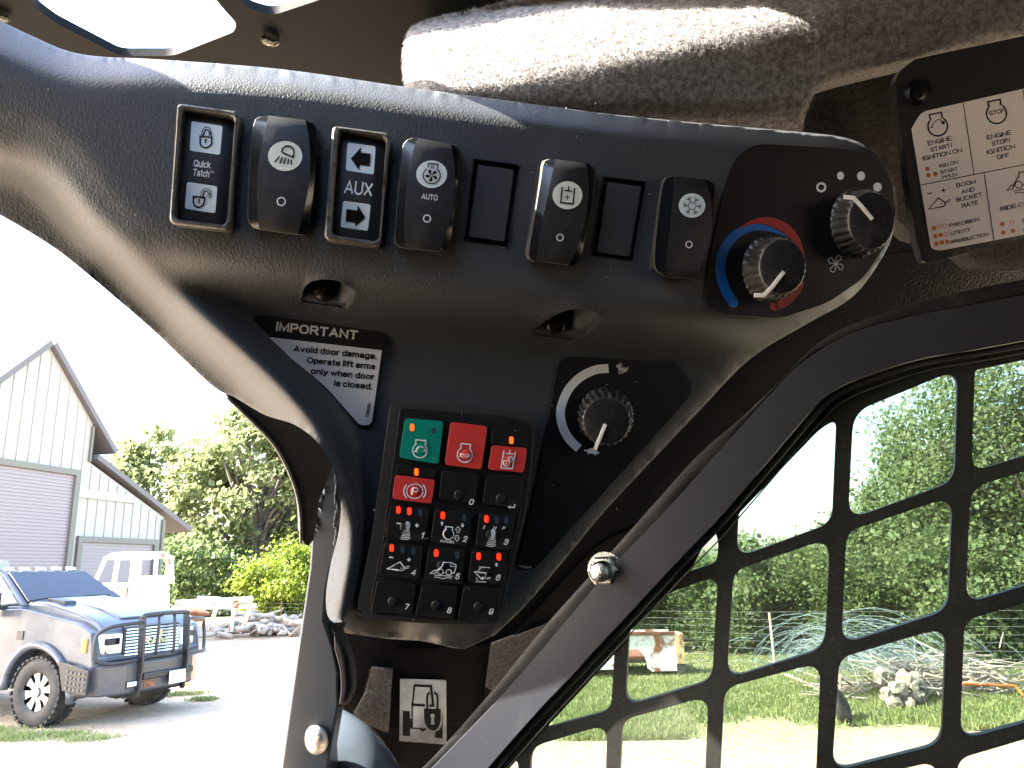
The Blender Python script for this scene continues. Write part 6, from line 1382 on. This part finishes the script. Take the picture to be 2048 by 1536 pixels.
# ---- right field: rusty bed, fence, brush, tyre, wire
DBd = 14.2; RB = np.array(gp(1372, DBd)); RX = np.array([-1, -.05, 0]); RX /= np.linalg.norm(RX); RY = np.array([.05, -1, 0])*-1
def rb(x, z, o=0): return tuple(RB+RX*x+np.array([0, 1, 0])*o+np.array([0, 0, z]))
def rslab(poly, o0, o1):
    n = len(poly); return [rb(x, z, o0) for x, z in poly]+[rb(x, z, o1) for x, z in poly], [tuple(range(n)), tuple(range(2*n-1, n-1, -1))]+[(i, i+n, (i+1) % n+n, (i+1) % n) for i in range(n)]
bed = thing('rusty_truck_bed', 'rusty white pickup bed with wheel arch lying in the grass', 'truck bed', tuple(RB))
za, zb_ = .18, .70
ar = [(1.18+.30*math.cos(a), .16+.36*math.sin(a)) for a in np.linspace(0, math.pi, 12)]
mesh('side_panel', *rslab([(.14, .10), (.14, zb_), (2.3, zb_+.05), (2.3, .14), (1.5, .16)]+ar[::-1][0:0]+[(.95-.28*math.cos(a), .16+.36*math.sin(a)) for a in np.linspace(math.pi, 0, 12)]+[(.60, .10)], 0, .05), M['rustw'], bed)
mesh('corner_post', *rslab([(0, .22), (0, zb_+.03), (.15, zb_+.02), (.15, .22)], -.03, .5), mat('yellowed_rust_paint', (.62, .48, .26), .7, mottle=(5, (.3, .12, .05), .5, .6)), bed)
mesh('corner_base', *rslab([(0, .04), (0, .21), (.15, .21), (.15, .04)], -.02, .5), M['bumperp'], bed)
mesh('top_rail', *rslab([(.14, zb_+.005), (.14, zb_+.06), (2.3, zb_+.11), (2.3, zb_+.055)], -.03, .07), M['rust'], bed)
mesh('far_side', *rslab([(0, .1), (0, zb_), (2.3, zb_+.05), (2.3, .1)], 1.3, 1.35), M['rustw'], bed)
mesh('bed_floor', *rslab([(0, .3), (0, .34), (2.3, .38), (2.3, .34)], .06, 1.29), M['rust'], bed)
fn = thing('wire_fence', 'wire field fence strung on thin posts in front of the trees', 'fence', gp(1551, 14.6))
FP = [np.array(gp(px, d)) for px, d in ((-300, 42), (250, 33), (560, 27), (760, 23), (980, 19.5), (1200, 16.8), (1551, 14.6), (1910, 13.6), (2300, 12.5))]
for k, p in enumerate(FP):
    h = 1.12 if k != 6 else 1.02
    mesh('post', *tube([p, p+np.array([0, 0, h])], [.025, .022], 6), M['sticky'] if k in (6, 5) else M['rust'], fn, 60)
for j in range(8):
    z = .12+.13*j; mesh('wire', *tube([p+np.array([0, 0, z*(1.12/1.12)]) for p in FP], .0026, 4), M['wire'], fn)
BC = np.array(gp(1875, 11.6))
tag(sticks('brush_pile', BC+np.array([.1, .3, 0]), 260, (.75, .35, .20), 1.3, M['stick'], 8, (.006, .022)), kind='stuff')
for k, (a, b_, r_, lab) in enumerate((((1742, 1312), (1778, 1330), .025, 'short grey branch stub left of the rubble'), ((1848, 1348), (1890, 1358), .03, 'pale board lying right of the rubble'), ((1938, 1348), (1955, 1368), .02, 'short broken pale plank leaning in the brush'), ((1697, 1320), (1745, 1326), .02, 'white pipe end above the old tyre'))):
    o = mesh('plank' if k else 'branch', *tube([P(a[0], a[1], 10.6), P(b_[0], b_[1], 10.6)], r_, 6), M['sticky'], None, 60); tag(o, lab, 'wood' if k < 3 else 'pipe', 'loose timber on the brush pile')
o = mesh('rusty_pipe', *tube([P(1925, 1367, 10.0), P(2030, 1372, 10.0), P(2048, 1392, 9.8)], .018, 8), M['orange'], None, 60); tag(o, 'thin orange rusty pipe lying along the right brush pile', 'pipe')
# rubble heap of pale rocks
rgk = random.Random(5)
for k in range(42):
    bm = bmesh.new(); bmesh.ops.create_icosphere(bm, subdivisions=2, radius=1)
    for v in bm.verts: v.co *= 1+rgk.uniform(-.30, .24)
    sx = rgk.uniform(.05, .14)*(1.5 if k < 3 else .9); px = 1812+rgk.gauss(0, 22)+k; fy = rgk.random()
    me = bpy.data.meshes.new('rock'); bm.to_mesh(me); bm.free(); me.materials.append(M['rock'])
    if k == 0:
        rub = thing('rubble_heap', 'heap of pale broken rock beside the brush pile', 'rubble', gp(1812, 10.6))
    q = np.array(gp(1806+rgk.gauss(0, 22), 10.9+rgk.uniform(-.3, .5))); z = (.05 if k > 20 else .16 if k > 6 else .28)+rgk.uniform(0, .10)
    o = bpy.data.objects.new('rock', me); COL.objects.link(o); o.parent = rub; o.location = Vector(q+np.array([0, 0, z]))-Vector(WL[rub.name]); o.scale = (sx, sx*.8, sx*.75); o.rotation_euler = (rgk.random()*3, rgk.random()*3, rgk.random()*3)
# old tyre standing
TC = np.array(gp(1684, 9.9))+np.array([0, 0, .20]); a_ = np.array([.75, -.5, .35]); a_ /= np.linalg.norm(a_); u_ = np.cross(a_, [0, 0, 1.]); u_ /= np.linalg.norm(u_); v_ = np.cross(a_, u_)
o = mesh('old_tyre', *tube([TC+(u_*math.cos(t_)+v_*math.sin(t_))*.15 for t_ in np.linspace(0, 2*math.pi, 28, endpoint=False)], .065, 12, close=True), M['tyre'], None, 180); tag(o, 'old tyre leaning in the grass left of the brush pile', 'tyre')
# wire tangle
rgw = random.Random(12); ps = []
for k in range(260):
    c = np.array(gp(rgw.gauss(1715, 75), 11.6+rgw.uniform(-.3, .3)))+np.array([0, 0, .40]); R_ = rgw.uniform(.3, .85); a0 = rgw.uniform(-.3, 1.6); tl_ = rgw.gauss(0, .8); ph = rgw.random()*6
    e1 = np.array([math.cos(tl_), math.sin(tl_), 0]); pts = [c+e1*R_*math.cos(t_)*1.5+np.array([0, .16*math.sin(3*t_+ph), R_*(.55+.4*math.sin(ph*7))*math.sin(t_)+.08*math.sin(4*t_+ph)]) for t_ in np.linspace(a0, a0+rgw.uniform(1.0, 2.2), 9)]
    ps.append(tube([np.maximum(p, [-99, -99, .02]) for p in pts], .0026, 3, caps=False))
tag(mesh('wire_tangle', *join(*ps), M['bwire'], None), kind='stuff')
